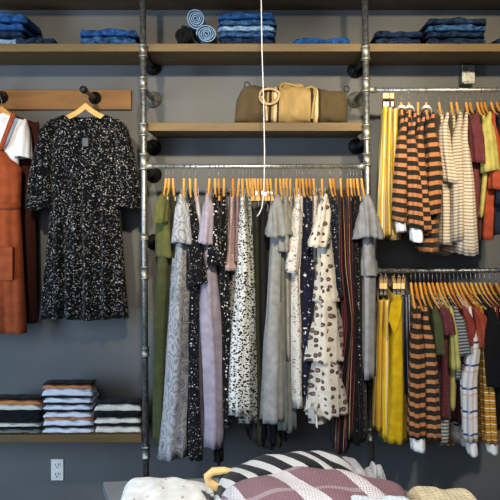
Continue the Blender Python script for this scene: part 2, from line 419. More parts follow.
def vpipe(xt, xb, fits, arms, label, ys=0):
    def at(py): return P(pipe_x(xt, xb, py), py, YP)
    top = at(-90); botpy = HY+CZ*F/(YP-CY); bot = at(botpy)
    root = empty('pipe_upright', bot); tag(root, label, 'pipe', 'pipe frame uprights')
    b = MB(); b.tube([bot, top], .0155, 20); b.build('pipe', M['pipe'], root).location = (0, 0, 0)
    for (y0, y1) in fits:
        a, c = at(y0), at(y1); h = (a-c)
        b = MB(); b.tube([c, c+h*.12, c+h*.14, c+h*.86, c+h*.88, a], [.0225, .0225, .0195, .0195, .0225, .0225], 20)
        b.build('coupling', M['fit'], root)
    for py, black in arms:
        p = at(py); q = Vector((p.x, -.001, p.z)); m_ = M['blackiron'] if black else M['fit']
        b = MB(); b.tube([p, (q.x, -.02, q.z)], .0145, 16); b.build('wall_arm', M['blackiron'] if black else M['pipe'], root)
        b = MB(); b.tube([(q.x, -.035, q.z), (q.x, -.012, q.z), (q.x, -.011, q.z), (q.x, -.002, q.z)], [.022, .024, .044, .044], 24)
        b.build('flange', m_, root)
    b = MB(); b.tube([bot, bot+Vector((0, 0, .012)), bot+Vector((0, 0, .013)), bot+Vector((0, 0, .05))], [.045, .045, .024, .022], 24); b.build('floor_flange', M['fit'], root)
    for ch in root.children:
        ch.location = -Vector(bot)
    return root
vpipe(142.8, 146, [(45, 57), (77, 90), (123, 136), (153, 170), (233, 240), (266, 279), (347, 356), (446, 458)],
      [(53, True), (88.5, False), (141, True), (171, True), (245, True)], 'grey metal pipe upright at left, beside the black floral dress')
vpipe(365, 371.3, [(46, 60), (78, 92), (124, 140), (153, 166), (262, 276), (428, 440)],
      [(56, True), (88.5, False), (140, True), (262, True)], 'grey metal pipe upright between the dresses and the striped tops')
vpipe(592, 598, [(46, 60), (78, 92), (262, 276)], [(56, True), (88.5, False)], 'grey metal pipe upright outside the right edge of the photo')

RZ = {'c': WZ(166.3, YP), 'u': WZ(90, YP), 'l': WZ(270.5, YP)}
def rail(x0, x1, z, label, mat):
    root = empty('clothes_rail', ((x0+x1)/2, YP, z)); tag(root, label, 'rail')
    b = MB(); b.tube([(x0-root.location.x, 0, 0), (x1-root.location.x, 0, 0)], .0105, 20); b.build('rail_tube', mat, root)
    for x in (x0, x1):
        s = 1 if x == x0 else -1
        b = MB(); b.tube([(x-root.location.x-s*.012, 0, 0), (x-root.location.x+s*.03, 0, 0)], .0155, 20); b.build('rail_socket', M['fit'], root)
xL = WX(144, YP); xR = WX(367.3, YP)
rail(xL+.02, xR-.02, RZ['c'], 'galvanised steel clothes rail under the middle shelf holding the dresses', M['steel'])
rail(WX(366, YP)+.02, WX(593, YP)-.02, RZ['u'], 'upper right grey clothes rail holding striped tops', M['steel'])
rail(WX(369, YP)+.02, WX(595, YP)-.02, RZ['l'], 'lower right dark clothes rail, beneath the striped tops', M['pipe'])

# ------------------------------------------------------------ hangers
def hanger_meshes():
    b = MB(); N = 25; v = []; f = []
    for i in range(N):
        u = -.19+.38*i/(N-1); z = arm_z(u)
        if abs(u) < .02: z -= .004*(1-abs(u)/.02)
        h = .036-.09*abs(u); w = .0055
        for dx, dz in ((-w, -h), (w, -h), (w, -.003), (w*.5, 0), (-w*.5, 0), (-w, -.003)): v.append((dx, u, z+dz))
    for i in range(N-1):
        for j in range(6): f.append((i*6+j, i*6+(j+1) % 6, (i+1)*6+(j+1) % 6, (i+1)*6+j))
    f.append((5, 4, 3, 2, 1, 0)); f.append(tuple((N-1)*6+j for j in range(6)))
    b.add(v, f)
    h = MB(); pts = [(0, 0, -.075), (0, 0, -.035), (0, .006, -.022)]
    for k in range(13):
        a = -.5+(PI+.9)*k/12; pts.append((0, .0135*math.cos(a), .0135*math.sin(a)))
    h.tube(pts, .0016, 8)
    return b, h
HB, HH = hanger_meshes()
def make_hanger(mat):
    r = empty('wooden_hanger', (0, 0, 0))
    sharp(HB.build('shoulder_bar', mat, r)); HH.build('hook', M['wire'], r); return r
def make_clip_hanger(mat, long=True):
    r = empty('clip_hanger', (0, 0, 0))
    if long: sharp(HB.build('shoulder_bar', mat, r))
    else:
        b = MB(); b.box((-.009, -.17, -.072), (.009, .17, -.045)); b.build('clamp_bar', mat, r, False, bevel=.003)
    HH.build('hook', M['wire'], r)
    for s in (-1, 1):
        u = .125*s; z = arm_z(.125) if long else -.052
        b = MB(); w = .0065; b.box((-w, u-.011, z-.045), (w, u+.011, z-.006)) if long else b.box((-.008, u-.012, z-.055), (.008, u+.012, z-.024))
        b.build('clip', M['clipw'] if long else M['wire'], r, False, bevel=.003)
    return r
PROTO = {'wood': make_hanger(M['hanger']), 'orange': make_hanger(M['hanger2']), 'clip': make_clip_hanger(M['hanger']), 'bar': make_clip_hanger(M['pale'], False)}
USED = set()
def copy_tree(o):
    c = o.copy(); COL.objects.link(c)
    for ch in o.children:
        d = ch.copy(); COL.objects.link(d); d.parent = c
    return c
def place_hanger(kind, loc, rz, label, group):
    o = PROTO[kind] if kind not in USED else copy_tree(PROTO[kind])
    USED.add(kind); o.location = loc; o.rotation_euler = (0, 0, rz)
    return tag(o, label, 'hanger', group)

# ------------------------------------------------------------ clothes on the rails
HG = {'c': 'hangers on the middle rail', 'u': 'hangers on the upper right rail', 'l': 'hangers on the lower right rail'}
GG = {'c': 'dresses on the middle rail', 'u': 'tops on the upper right rail', 'l': 'clothes on the lower right rail'}
seedn = [0]
def garment(rl, hx, name, cat, mat, rows, short, label, sl=None, hk='wood', cuff=None, tiers=None, collar=None, fwd=0,
            fold=.007, lam=.05, ahem=None, cuffmat=None, ruffle=False, slmat=None, extra=None):
    seedn[0] += 1; sd = seedn[0]; rnd = random.Random(sd*7+1)
    X = WX(hx, YP); Z = RZ[rl]
    clip = hk in ('clip', 'bar')
    a = (.17 if clip else .215)+fwd
    xf = WX((rows[0][1]+rows[0][2])/2, YP-a)
    if hk == 'bar': xf = X*(YP-a-CY)/(YP-CY)
    rz = max(-.4, min(.4, math.atan((xf-X)/a)))+rnd.uniform(-.025, .025)
    ho = place_hanger(hk, (X, YP, Z), rz, hanger_label(hk, short), HG[rl])
    if hk == 'clip':
        for ch in ho.children:
            if ch.name.startswith('clip'): ch.location = (0, rnd.uniform(-.04, .03), rnd.uniform(-.016, .014))
    ah = ahem if ahem else (a*.85 if clip else a*.95)
    parts = bool(sl or tiers or collar or cuff)
    root = empty(name, (X, YP, Z-.1))
    tag(root, label, cat, GG[rl])
    mat_ = M[mat]
    if clip:
        bodyname = 'body'
        loft(bodyname, mat_, root, rows, X, YP, Z, a, ah, sd, fold, lam, shoulder=False, dfront=YP-a)
    else:
        loft('body', mat_, root, rows, X, YP, Z, a, ah, sd, fold, lam)
    for t in (tiers or []):
        loft('tier', mat_, root, t, X, YP, Z, a+.004, a+.012, sd+100, fold*1.3, lam, shoulder=False, dfront=YP-a)
    if sl:
        yc = YP-a-.004
        o = sleeve('sleeve', M[slmat] if slmat else mat_, root, sl, yc, Z+arm_z(.2)+.012, X+(WX((sl[0][1]+sl[0][2])/2, yc)-X)*.5, sd, fold=.015 if ruffle else .006, depth=.04 if ruffle else .034)
        if cuff:
            sleeve('cuff', M[cuffmat or 'whitetee'], root, cuff, yc+.002, WZ(cuff[0][0], yc), WX((cuff[0][1]+cuff[0][2])/2, yc), sd+5, fold=.002, depth=.031, R=8, blunt=True)
        # the far sleeve, hanging beside the wall
        zb = WZ(sl[-1][0], yc); xs = X
        rows2 = [(sl[0][0], 0, 0)]
        w = (sl[-1][2]-sl[-1][1])*.5
        pc = HX+X*F/(YP+.2-CY)
        L = [(r[0], pc-w, pc+w) for r in sl]
        sleeve('sleeve', M[slmat] if slmat else mat_, root, L, YP+.205, Z+arm_z(.2)+.012, X, sd+9, depth=.03, Ypx=YP+.205)
    if collar:
        b = MB(); pts = []
        for k in range(25):
            t = 2*PI*k/24; u = .078*math.cos(t); v = .022*math.sin(t)
            pts.append((v-u*math.sin(rz), u, .1+arm_z(.07)+.004+.012*math.cos(t)*-1-.01*(1-abs(math.cos(t)))))
        b.tube(pts, .008, 8, False); b.build('collar', M[collar], root)
    if not parts:
        ch = root.children[0]
        ch.parent = None; ch.location = root.location; ch.name = name
        tag(ch, label, cat, GG[rl]); bpy.data.objects.remove(root); ch.name = name
        return ch
    return root
def hanger_label(hk, short):
    return {'wood': 'pale wooden hanger holding the ', 'orange': 'orange-toned wooden hanger holding the ', 'clip': 'wooden clip hanger holding the ', 'bar': 'short wooden clamp hanger holding the '}[hk]+short

G = garment
# --- middle rail, left to right
G('c', 166, 'jacket', 'jacket', 'olive', [(192, 158, 169), (225, 157, 172), (258, 156, 175)], 'olive jacket at the left end',
  'light olive green short jacket, leftmost garment on the middle rail', sl=[(192, 159, 168), (208, 156, 168), (222, 154, 167)], lam=.07)
G('c', 169, 'long_dress', 'dress', 'olive2', [(196, 163, 169), (262, 155, 169), (330, 151, 166), (446, 149, 165)], 'long olive dress at the left',
  'long mid olive dress hanging behind the short olive jacket', fwd=-.02)
G('c', 173, 'shirt', 'shirt', 'oliveD', [(192, 170, 177), (225, 171, 178), (258, 170, 178)], 'dark olive shirt',
  'dark olive shirt between the olive jacket and the paisley dress', fwd=-.02)
G('c', 184, 'midi_dress', 'dress', 'paisley', [(191, 178, 188), (250, 172, 190), (330, 164, 187), (400, 157, 187), (462, 151, 187)], 'grey blue paisley dress',
  'long grey and blue paisley dress with short sleeves', sl=[(191, 179, 187), (215, 175, 190), (243, 173, 193)], fwd=.02, fold=.008, lam=.06)
G('c', 190, 'midi_dress', 'dress', 'blk1', [(195, 187, 195), (280, 188, 202), (360, 187, 200), (462, 186, 205)], 'long black ditsy floral dress',
  'long black dress with tiny white flowers, right of the paisley dress', sl=[(194, 188, 196), (240, 188, 199), (283, 188, 207)], fwd=.005)
G('c', 195.5, 'blouse', 'blouse', 'lilac2', [(192, 194, 200), (225, 197, 203), (250, 198, 204)], 'thin pale lilac blouse',
  'pale lilac blouse squeezed between the ditsy black dress and the lavender dress', fwd=-.01)
G('c', 209.5, 'maxi_dress', 'dress', 'lilac', [(190, 203, 212), (240, 201, 214), (262, 201, 217), (350, 199, 224), (450, 201, 226)], 'long plain lavender dress',
  'long plain lavender grey maxi dress with deep vertical folds', sl=[(189, 205, 213), (215, 203, 214), (243, 199, 212)], fwd=.01, fold=.012, lam=.045)
G('c', 215, 'blouse', 'blouse', 'blk2', [(191, 213, 220), (230, 212, 221), (266, 208, 222)], 'black flowered blouse by the lavender dress',
  'black blouse with white flowers directly right of the lavender dress', sl=[(191, 213, 219), (230, 211, 219), (266, 207, 220)])
G('c', 218.5, 'lace_tunic', 'tunic', 'blkp', [(200, 216, 222), (300, 215, 224), (400, 216, 224), (466, 216, 222)], 'long black lace top',
  'long black narrow garment showing only below the lavender dress hem', fwd=-.05, hk='orange')
G('c', 224, 'tunic', 'tunic', 'blk2', [(192, 220, 228), (262, 219, 228), (340, 223, 231), (430, 225, 231)], 'black flowered tunic',
  'long black tunic with white flowers, left of the dusty pink floral blouse', fwd=-.01)
G('c', 233, 'blouse', 'blouse', 'pink', [(193, 229, 235), (240, 227, 234), (258, 225, 234), (271, 220, 238)], 'dusty pink floral blouse',
  'dusty pink floral blouse ending in a flounced hem', fold=.008, hk='orange', ahem=.2)
G('c', 239, 'blouse', 'blouse', 'mauve', [(193, 235, 240), (235, 234, 240), (262, 233, 240)], 'mauve print blouse',
  'mauve small print blouse left of the black and white spotted dress', fwd=-.01)
G('c', 242.5, 'spotted_dress', 'dress', 'dalm', [(189, 239, 246), (220, 237, 249), (260, 236, 251), (340, 228, 255), (417, 223, 257)], 'white dress with black spots',
  'white sleeveless dress covered in irregular black spots', fwd=.015, fold=.008)
G('c', 246.5, 'spotted_dress', 'dress', 'dalm2', [(196, 247, 253), (300, 247, 256), (400, 240, 259), (425, 236, 260)], 'darker spotted dress',
  'darker spotted dress hanging just behind and right of the white spotted one', fwd=-.01)
bk = [(249.5, 'black', 430, 'black trousers next to the spotted dresses'), (252.5, 'char', 445, 'charcoal trousers, second of the dark clipped ones'),
      (255, 'oliveD', 448, 'olive black trousers, third of the dark clipped ones'), (258, 'black', 440, 'black trousers, fourth of the dark clipped ones'),
      (261, 'char', 452, 'charcoal skirt, fifth of the dark clipped ones'), (264, 'black', 446, 'black skirt, sixth of the dark clipped ones'),
      (267, 'oliveD', 450, 'olive black skirt, seventh of the dark clipped ones'), (270.3, 'black', 444, 'black skirt nearest the grey ruffled dress')]
for i, (hx, m, by, sh) in enumerate(bk):
    G('c', hx, 'skirt' if 'skirt' in sh else 'trousers', 'skirt' if 'skirt' in sh else 'trousers', m, [(211, hx-.5, hx+3.5), (300, hx-1+i*.3, hx+4+i*.4), (by, hx-3+i*1.6, hx+6+i*2.0)], sh,
      sh+', hanging from white clips', hk='clip', fwd=-.02+.006*(i % 3), fold=.004)
G('c', 276, 'midi_dress', 'dress', 'greydress', [(189, 273, 281), (230, 271, 284), (300, 266, 283), (360, 262, 284), (423, 259, 284)], 'warm grey ruffle sleeve dress',
  'plain warm grey dress with ruffled sleeve, right of the dark trousers', sl=[(187, 274, 280), (208, 272, 283), (222, 270, 288), (236, 268, 291)], fwd=.015, ruffle=True,
  tiers=[[(304, 265.5, 283.5), (360, 262, 284.5), (423, 259, 284)]])
G('c', 280, 'long_dress', 'dress', 'greygreen', [(192, 280, 285), (300, 281, 288), (432, 278, 290)], 'sage grey dress by the grey ruffle dress',
  'long sage grey dress half hidden behind the ruffle sleeve dress', fwd=-.02)
G('c', 283.5, 'long_dress', 'dress', 'beigegrey', [(192, 283, 287), (240, 284, 290), (330, 285, 291), (360, 286, 292)], 'stone coloured dress',
  'stone coloured dress, middle of the plain pale ones beside the pink floral', sl=[(192, 283, 287), (220, 281, 290), (250, 281, 291)], fwd=-.01, ruffle=True)
G('c', 286.5, 'long_dress', 'dress', 'greygreen', [(192, 286, 290), (300, 286, 292), (434, 287, 298)], 'longest sage grey dress',
  'longest sage grey dress, its hem below the pink ditsy dress', fwd=-.02)
G('c', 290.3, 'blouse', 'blouse', 'beigegrey', [(192, 289, 293), (260, 288, 293), (330, 288, 293)], 'stone coloured blouse',
  'stone coloured blouse touching the white pink floral dress', fwd=-.02)
G('c', 296.5, 'floral_dress', 'dress', 'wpink', [(190, 293, 300), (250, 290, 301), (300, 290, 302), (410, 293, 303)], 'white dress with tiny pink flowers',
  'long white dress with tiny pink flowers', sl=[(189, 294, 301), (235, 291, 301), (272, 287, 296)], fwd=.005)
G('c', 299.5, 'floral_dress', 'dress', 'wpink', [(192, 299, 304), (230, 299, 304), (280, 297, 302), (350, 297, 302)], 'second white pink flowered dress',
  'second white pink flowered dress, against the navy floral dress', fwd=-.01, hk='orange')
G('c', 302.5, 'floral_dress', 'dress', 'navyf', [(194, 302, 308), (250, 300, 313), (296, 298, 317), (318, 301, 314), (400, 303, 312)], 'navy dress with white flowers',
  'navy dress with large white flowers, left of the cream tiered dress', fwd=.0)
G('c', 306, 'blouse', 'blouse', 'navyf2', [(193, 306, 312), (250, 307, 314), (290, 308, 317)], 'navy small flower blouse',
  'navy blouse with small white flowers beside the cream tiered dress', fwd=-.01, hk='orange')
G('c', 309.5, 'blouse', 'blouse', 'navyf', [(192, 308, 313), (240, 308, 315), (280, 309, 318)], 'narrow navy flowered blouse',
  'narrow navy flowered blouse, rightmost of the navy flowered ones', fwd=-.025, hk='orange')
G('c', 313.5, 'blouse', 'blouse', 'wpink', [(190, 313, 318), (230, 312, 319), (262, 311, 319)], 'white floral blouse by the tiered dress',
  'white floral blouse tucked just left of the cream tiered dress', fwd=-.02)
G('c', 322, 'tiered_dress', 'dress', 'wrust', [(187, 319, 328), (230, 317, 333), (262, 315, 337), (290, 312, 341), (303, 307, 346)], 'cream tiered dress with brown flowers',
  'cream dress with brown medallion flowers and three ruffled tiers', sl=[(186, 320, 328), (215, 319, 329), (246, 311, 326)], ruffle=True, fwd=.04,
  tiers=[[(288, 316, 337), (320, 312, 341), (350, 306, 346), (363, 302.5, 349.5)], [(348, 313, 341), (380, 310, 346), (405, 306.5, 351), (417, 304.5, 353)], [(404, 309, 322), (426, 310, 324)]], fold=.009, ahem=.25)
G('c', 330, 'blouse', 'blouse', 'navydot', [(188, 329, 337), (240, 331, 341), (262, 333, 342), (300, 338, 346)], 'navy pin dot blouse',
  'dark navy pin dotted blouse right of the cream tiered dress')
G('c', 333, 'blouse', 'blouse', 'navydot', [(190, 334, 338), (240, 336, 341), (290, 338, 343)], 'second navy dotted blouse',
  'second navy dotted blouse, pressed against the maroon striped dress', fwd=-.02, hk='orange')
G('c', 340.5, 'striped_dress', 'dress', 'vst1', [(194, 339, 346), (260, 339, 350), (320, 346, 358), (380, 340, 352), (455, 334, 350)], 'black dress with tan stripes',
  'long black dress with thin tan and maroon vertical stripes', fold=.006)
G('c', 347.5, 'striped_dress', 'dress', 'vst2', [(196, 346, 352), (260, 347, 354), (310, 350, 358), (440, 344, 356)], 'maroon striped dress',
  'dark maroon dress with rose and tan vertical stripes', fwd=-.005, hk='orange')
G('c', 350.5, 'long_dress', 'dress', 'blkp', [(198, 350, 356), (330, 353, 361), (446, 350, 362)], 'black scatter print dress',
  'long black dress with sparse pale print, right of the maroon striped dress', fwd=-.01)
G('c', 353.5, 'long_dress', 'dress', 'blk1', [(198, 353, 359), (330, 356, 364), (444, 354, 368)], 'black ditsy dress at the right end',
  'long black dress with faint flowers, near the right pipe', fwd=-.015, hk='orange')
G('c', 357, 'long_dress', 'dress', 'black', [(198, 357, 361), (330, 359, 365), (440, 358, 367)], 'plain black dress at the right end',
  'plain long black dress beside the pale grey bell sleeve dress', fwd=-.02)
G('c', 361.5, 'long_dress', 'dress', 'palegrey', [(190, 360, 369), (230, 363, 375), (270, 362, 377), (380, 361, 377)], 'pale grey bell sleeve dress',
  'pale grey dress with bell sleeve falling over the right pipe', sl=[(189, 361, 370), (212, 361, 374), (225, 358, 378), (238, 355, 381)], ruffle=True, fwd=.0,
  tiers=[[(255, 362, 376), (268, 360, 378), (276, 361, 380)]])

# --- upper right rail
G('u', 384, 'striped_trousers', 'trousers', 'ystripe', [(106, 383, 388), (150, 380, 387), (200, 378, 386), (238, 377, 387)], 'leftmost mustard striped trousers',
  'mustard and white striped trousers, leftmost on the upper right rail', hk='bar', fold=.005, lam=.03)
G('u', 388.3, 'striped_trousers', 'trousers', 'ystripe', [(107, 388, 393), (150, 387, 392), (200, 386, 393), (236, 387, 395)], 'middle mustard striped trousers',
  'mustard striped trousers, middle pair on the upper right rail', hk='bar', fold=.005, lam=.03)
G('u', 393, 'striped_trousers', 'trousers', 'ystripe', [(108, 393, 399), (150, 392, 399), (200, 393, 401), (240, 393, 402)], 'right mustard striped trousers',
  'mustard striped trousers touching the orange striped tops', hk='bar', fold=.005, lam=.03)
G('u', 401, 'striped_jumper', 'jumper', 'ostripe', [(118, 400, 405), (135, 399, 406), (165, 397, 409), (200, 396, 411), (226, 396, 412)], 'first orange striped top',
  'orange and charcoal striped jumper, first from the left on the upper rail', sl=[(116, 400, 404), (140, 398, 405), (160, 396, 406), (200, 394, 405), (222, 394, 404)],
  cuff=[(214, 394.5, 403.5), (232, 397, 405)], collar='whitetee')
G('u', 408.8, 'striped_jumper', 'jumper', 'ostripe', [(116, 407, 412), (140, 407, 415), (175, 406, 420), (205, 409, 424), (236, 411, 425)], 'second orange striped top',
  'orange and charcoal striped jumper, second on the upper rail, white cuff lowest', sl=[(114, 407, 411), (135, 407, 414), (170, 407, 419), (200, 408, 421), (229, 409, 423)],
  cuff=[(225, 410, 422), (241, 411, 422)], collar='whitetee', fwd=.01)
G('u', 418, 'striped_jumper', 'jumper', 'ostripe', [(114, 416, 421), (140, 416, 424), (180, 415, 427), (236, 417, 431)], 'third orange striped top',
  'orange and charcoal striped jumper, third from the left on the upper rail', sl=[(112, 416, 420), (140, 416, 422), (170, 415, 424), (230, 418, 430)])
G('u', 426, 'striped_jumper', 'jumper', 'ostripe2', [(112, 424, 431), (130, 425, 435), (160, 427, 440), (180, 426, 441), (254, 424, 439)], 'fourth orange striped top',
  'orange and charcoal striped jumper, rightmost on the upper rail', sl=[(110, 424, 430), (130, 425, 434), (150, 427, 439), (175, 427, 441), (215, 428, 438)], collar='whitetee')
G('u', 439, 'knit_jumper', 'jumper', 'bstripe', [(114, 438, 446), (180, 442, 454), (245, 442, 456)], 'left cream striped top',
  'cream and taupe fine striped top, leftmost of three', sl=[(114, 439, 446), (150, 440, 450), (182, 444, 456)], fwd=-.005)
G('u', 451, 'knit_jumper', 'jumper', 'bstripe2', [(114, 450, 458), (180, 453, 465), (243, 453, 466)], 'middle cream striped top',
  'cream and taupe fine striped top, middle of three', sl=[(112, 450, 458), (160, 452, 463), (240, 454, 464)])
G('u', 456.5, 'knit_jumper', 'jumper', 'bstripe', [(114, 458, 465), (180, 462, 473), (254, 460, 477)], 'right cream striped top',
  'cream and taupe fine striped top, rightmost of three, hanging lowest', sl=[(114, 457, 464), (180, 461, 472), (254, 459, 476)])
G('u', 466, 'tee_shirt', 't-shirt', 'maroon', [(112, 466, 477), (150, 470, 484), (225, 471, 481)], 'maroon marl tee',
  'maroon marl t-shirt right of the cream striped tops', sl=[(112, 468, 477), (140, 470, 483), (164, 471, 484)])
G('u', 470, 'tee_shirt', 't-shirt', 'rustdark', [(116, 472, 480), (150, 475, 484), (240, 476, 481)], 'dark maroon tee',
  'dark maroon t-shirt behind the lemon one on the upper rail', fwd=-.02, hk='orange')
G('u', 477, 'tee_shirt', 't-shirt', 'lemon', [(110, 479, 489), (160, 480, 495), (217, 477, 486)], 'pale lemon tee on the upper rail',
  'pale lemon t-shirt with short sleeves on the upper rail', sl=[(108, 480, 489), (140, 482, 494), (172, 483, 497)], fwd=.01)
G('u', 481, 'knit_jumper', 'jumper', 'orange', [(114, 484, 492), (160, 488, 499), (240, 483, 494)], 'burnt orange top',
  'burnt orange top immediately right of the lemon t-shirt', fwd=-.005, hk='orange', sl=[(112, 485, 492), (150, 489, 500), (190, 490, 500)])
G('u', 484.5, 'knit_jumper', 'jumper', 'brick', [(114, 488, 495), (160, 492, 502), (235, 492, 502)], 'brick red top on the upper rail',
  'brick red top between the burnt orange and the navy on the upper rail', fwd=-.02, hk='orange')
G('u', 491, 'jacket', 'jacket', 'navy', [(120, 496, 504), (170, 496, 510), (234, 494, 512)], 'navy jacket at the right edge',
  'navy jacket at the right edge of the upper rail', sl=[(118, 497, 504), (160, 499, 511), (205, 497, 511)])
G('u', 496.5, 'jacket', 'jacket', 'char', [(120, 503, 510), (170, 506, 518), (234, 506, 520)], 'charcoal jacket cut by the right edge',
  'charcoal jacket cut off by the right edge, upper rail', hk='orange')

# --- lower right rail
G('l', 381, 'striped_trousers', 'trousers', 'ystripe2', [(300, 378, 384), (350, 376, 385), (400, 374, 386), (433, 373, 386)], 'left ochre striped trousers',
  'ochre striped trousers, leftmost on the lower right rail', hk='bar', fold=.006, lam=.035)
G('l', 385.5, 'striped_trousers', 'trousers', 'ystripe', [(300, 384, 390), (350, 383, 390), (441, 380, 393)], 'second ochre striped trousers',
  'yellow and white striped trousers, second on the lower right rail', hk='bar', fold=.006, lam=.035)
G('l', 394, 'sleeveless_dress', 'dress', 'mustard', [(295, 393, 403), (330, 392, 405), (400, 389, 408), (447, 384, 411)], 'plain mustard dress',
  'plain mustard yellow dress clipped by its top, lower right rail', hk='bar', fwd=.04, fold=.006)
G('l', 399, 'striped_trousers', 'trousers', 'navyst', [(297, 402, 409), (340, 403, 411), (395, 405, 413)], 'navy and white striped trousers',
  'navy and white striped trousers between the mustard dress and orange stripes', hk='bar', fwd=.01, fold=.004)
G('l', 403.5, 'striped_trousers', 'trousers', 'navyst', [(295, 406, 412), (340, 408, 413), (380, 408, 413)], 'second navy striped trousers',
  'second navy striped trousers, touching the orange striped top', hk='bar', fwd=-.01, fold=.004)
G('l', 411, 'striped_jumper', 'jumper', 'ostripe2', [(304, 411, 419), (360, 411, 425), (432, 409, 427)], 'left orange striped top on the lower rail',
  'orange and charcoal striped jumper, left one of the lower rail, white cuffs', sl=[(304, 411, 419), (360, 411, 424), (435, 409, 425)],
  cuff=[(426, 409.5, 424), (450, 412, 424)])
G('l', 415.5, 'striped_jumper', 'jumper', 'ostripe', [(302, 420, 427), (350, 424, 435), (445, 425, 439)], 'right orange striped top on the lower rail',
  'orange and charcoal striped jumper, right one of the lower rail', sl=[(302, 419, 427), (350, 424, 435), (440, 426, 439)], hk='orange')
G('l', 420, 'shirt', 'shirt', 'oliveD', [(302, 424, 431), (340, 430, 438), (400, 432, 439)], 'dark olive shirt on the lower rail',
  'dark olive shirt against the right orange striped top, lower rail', fwd=-.02)
G('l', 424, 'tee_shirt', 't-shirt', 'olive2', [(302, 429, 437), (330, 434, 443), (362, 435, 443)], 'olive green tee',
  'olive green t-shirt left of the maroon top on the lower rail', sl=[(300, 430, 437), (325, 433, 442), (352, 435, 443)], hk='orange')
G('l', 428.5, 'knit_jumper', 'jumper', 'maroon', [(300, 436, 446), (330, 441, 453), (421, 441, 453)], 'maroon marl top on the lower rail',
  'maroon marl top hanging long on the lower rail', sl=[(300, 437, 446), (318, 440, 452), (334, 442, 454)], fwd=.01)
G('l', 432.5, 'check_shirt', 'shirt', 'check', [(304, 441, 447), (350, 444, 451), (446, 440, 451)], 'grey finely checked shirt',
  'grey finely checked shirt showing below the maroon top', fwd=-.01, hk='orange')
G('l', 437, 'tee_shirt', 't-shirt', 'lemon', [(299, 447, 454), (350, 452, 459), (411, 451, 458)], 'pale lemon tee on the lower rail',
  'pale lemon t-shirt right of the maroon top on the lower rail', sl=[(299, 447, 454), (330, 450, 457), (368, 452, 458)])
G('l', 441, 'tee_shirt', 't-shirt', 'greyst', [(299, 450, 458), (340, 456, 467), (380, 455, 464)], 'grey fine striped tee',
  'grey fine striped t-shirt with short sleeve, right of the lemon one', sl=[(298, 450, 458), (330, 455, 466), (353, 457, 470)], fwd=.01, hk='orange')
G('l', 445, 'knit_jumper', 'jumper', 'rustdark', [(304, 456, 462), (350, 460, 468), (425, 457, 465)], 'dark maroon top on the lower rail',
  'dark maroon top under the grey striped t-shirt', fwd=-.02)
G('l', 449.5, 'knit_jumper', 'jumper', 'brick', [(304, 459, 467), (330, 463, 473), (370, 464, 474)], 'brick red top left of the plaid shirt',
  'brick red top just left of the white plaid shirt', sl=[(303, 460, 467), (325, 464, 473), (345, 464, 474)], hk='orange')
G('l', 454, 'plaid_shirt', 'shirt', 'plaidw', [(304, 466, 474), (345, 466, 479), (390, 463, 479), (450, 465, 480)], 'white and blue plaid shirt',
  'white plaid shirt with blue bands, lower right rail', sl=[(303, 466, 474), (345, 468, 479), (380, 462, 475), (440, 465, 475)], fwd=.005,
  cuff=[(436, 465.5, 475), (453, 468, 476)])
G('l', 458, 'tee_shirt', 't-shirt', 'orange', [(302, 471, 481), (335, 476, 489), (362, 475, 486)], 'rust tee right of the plaid shirt',
  'rust t-shirt just right of the white plaid shirt', sl=[(300, 472, 481), (325, 476, 488), (347, 478, 491)], hk='orange', fwd=.015)
G('l', 462, 'plaid_shirt', 'shirt', 'plaidy', [(304, 479, 487), (350, 481, 492), (445, 484, 497)], 'mustard plaid shirt',
  'mustard and brown plaid long shirt near the right edge', sl=[(303, 479, 487), (350, 480, 492), (442, 484, 496)],
  cuff=[(434, 484, 496), (452, 487, 496)])
G('l', 466.5, 'denim_shirt', 'shirt', 'navy', [(304, 485, 491), (350, 488, 497), (430, 489, 500)], 'navy shirt on the lower rail',
  'navy shirt between the mustard plaid shirt and the black coat', fwd=-.02, hk='orange')
G('l', 471, 'coat', 'coat', 'black', [(296, 484, 498), (330, 484, 506), (400, 489, 515), (430, 492, 515)], 'black coat at the right edge',
  'black coat with wide sleeve, lower rail at the right edge', sl=[(300, 486, 499), (340, 484, 503), (385, 488, 510)], fwd=.05)
for hx, m, sh in ((475.5, 'navy', 'navy top right of the black coat'), (480, 'brick', 'brick top right of the black coat'), (484.5, 'char', 'charcoal top near the right edge'),
                  (489.5, 'oliveD', 'olive top near the right edge'), (496, 'navy', 'last navy top at the right edge')):
    c = HX+WX(hx, YP)*F/2.9
    G('l', hx, 'knit_jumper', 'jumper', m, [(304, c-3, c+4), (350, c-2, c+8), (430, c-3, c+9)], sh, sh+', lower rail', fwd=-.02, hk='wood' if hx < 485 else 'orange')
# lapel of the mustard dress
for o in [o for o in COL.objects if o.name.startswith('sleeveless_dress')]:
    Yl = YP-.17-.04-.022
    pts = [(391, 303), (398, 296), (402, 300), (400, 318), (394.5, 335), (388.5, 320)]
    loc = Vector(o.location)
    v = [P(x, y, Yl-.004*(i % 2)) for i, (x, y) in enumerate(pts)]; v += [p+Vector((0, .006, 0)) for p in v]
    n = len(pts); f = [tuple(range(n))[::-1], tuple(range(n, 2*n))]+[(i, (i+1) % n, (i+1) % n+n, i+n) for i in range(n)]
    if o.type == 'MESH':
        obj('lapel', [p-loc for p in v], f, M['mustard'], o, [(p.x, p.z) for p in v], False)

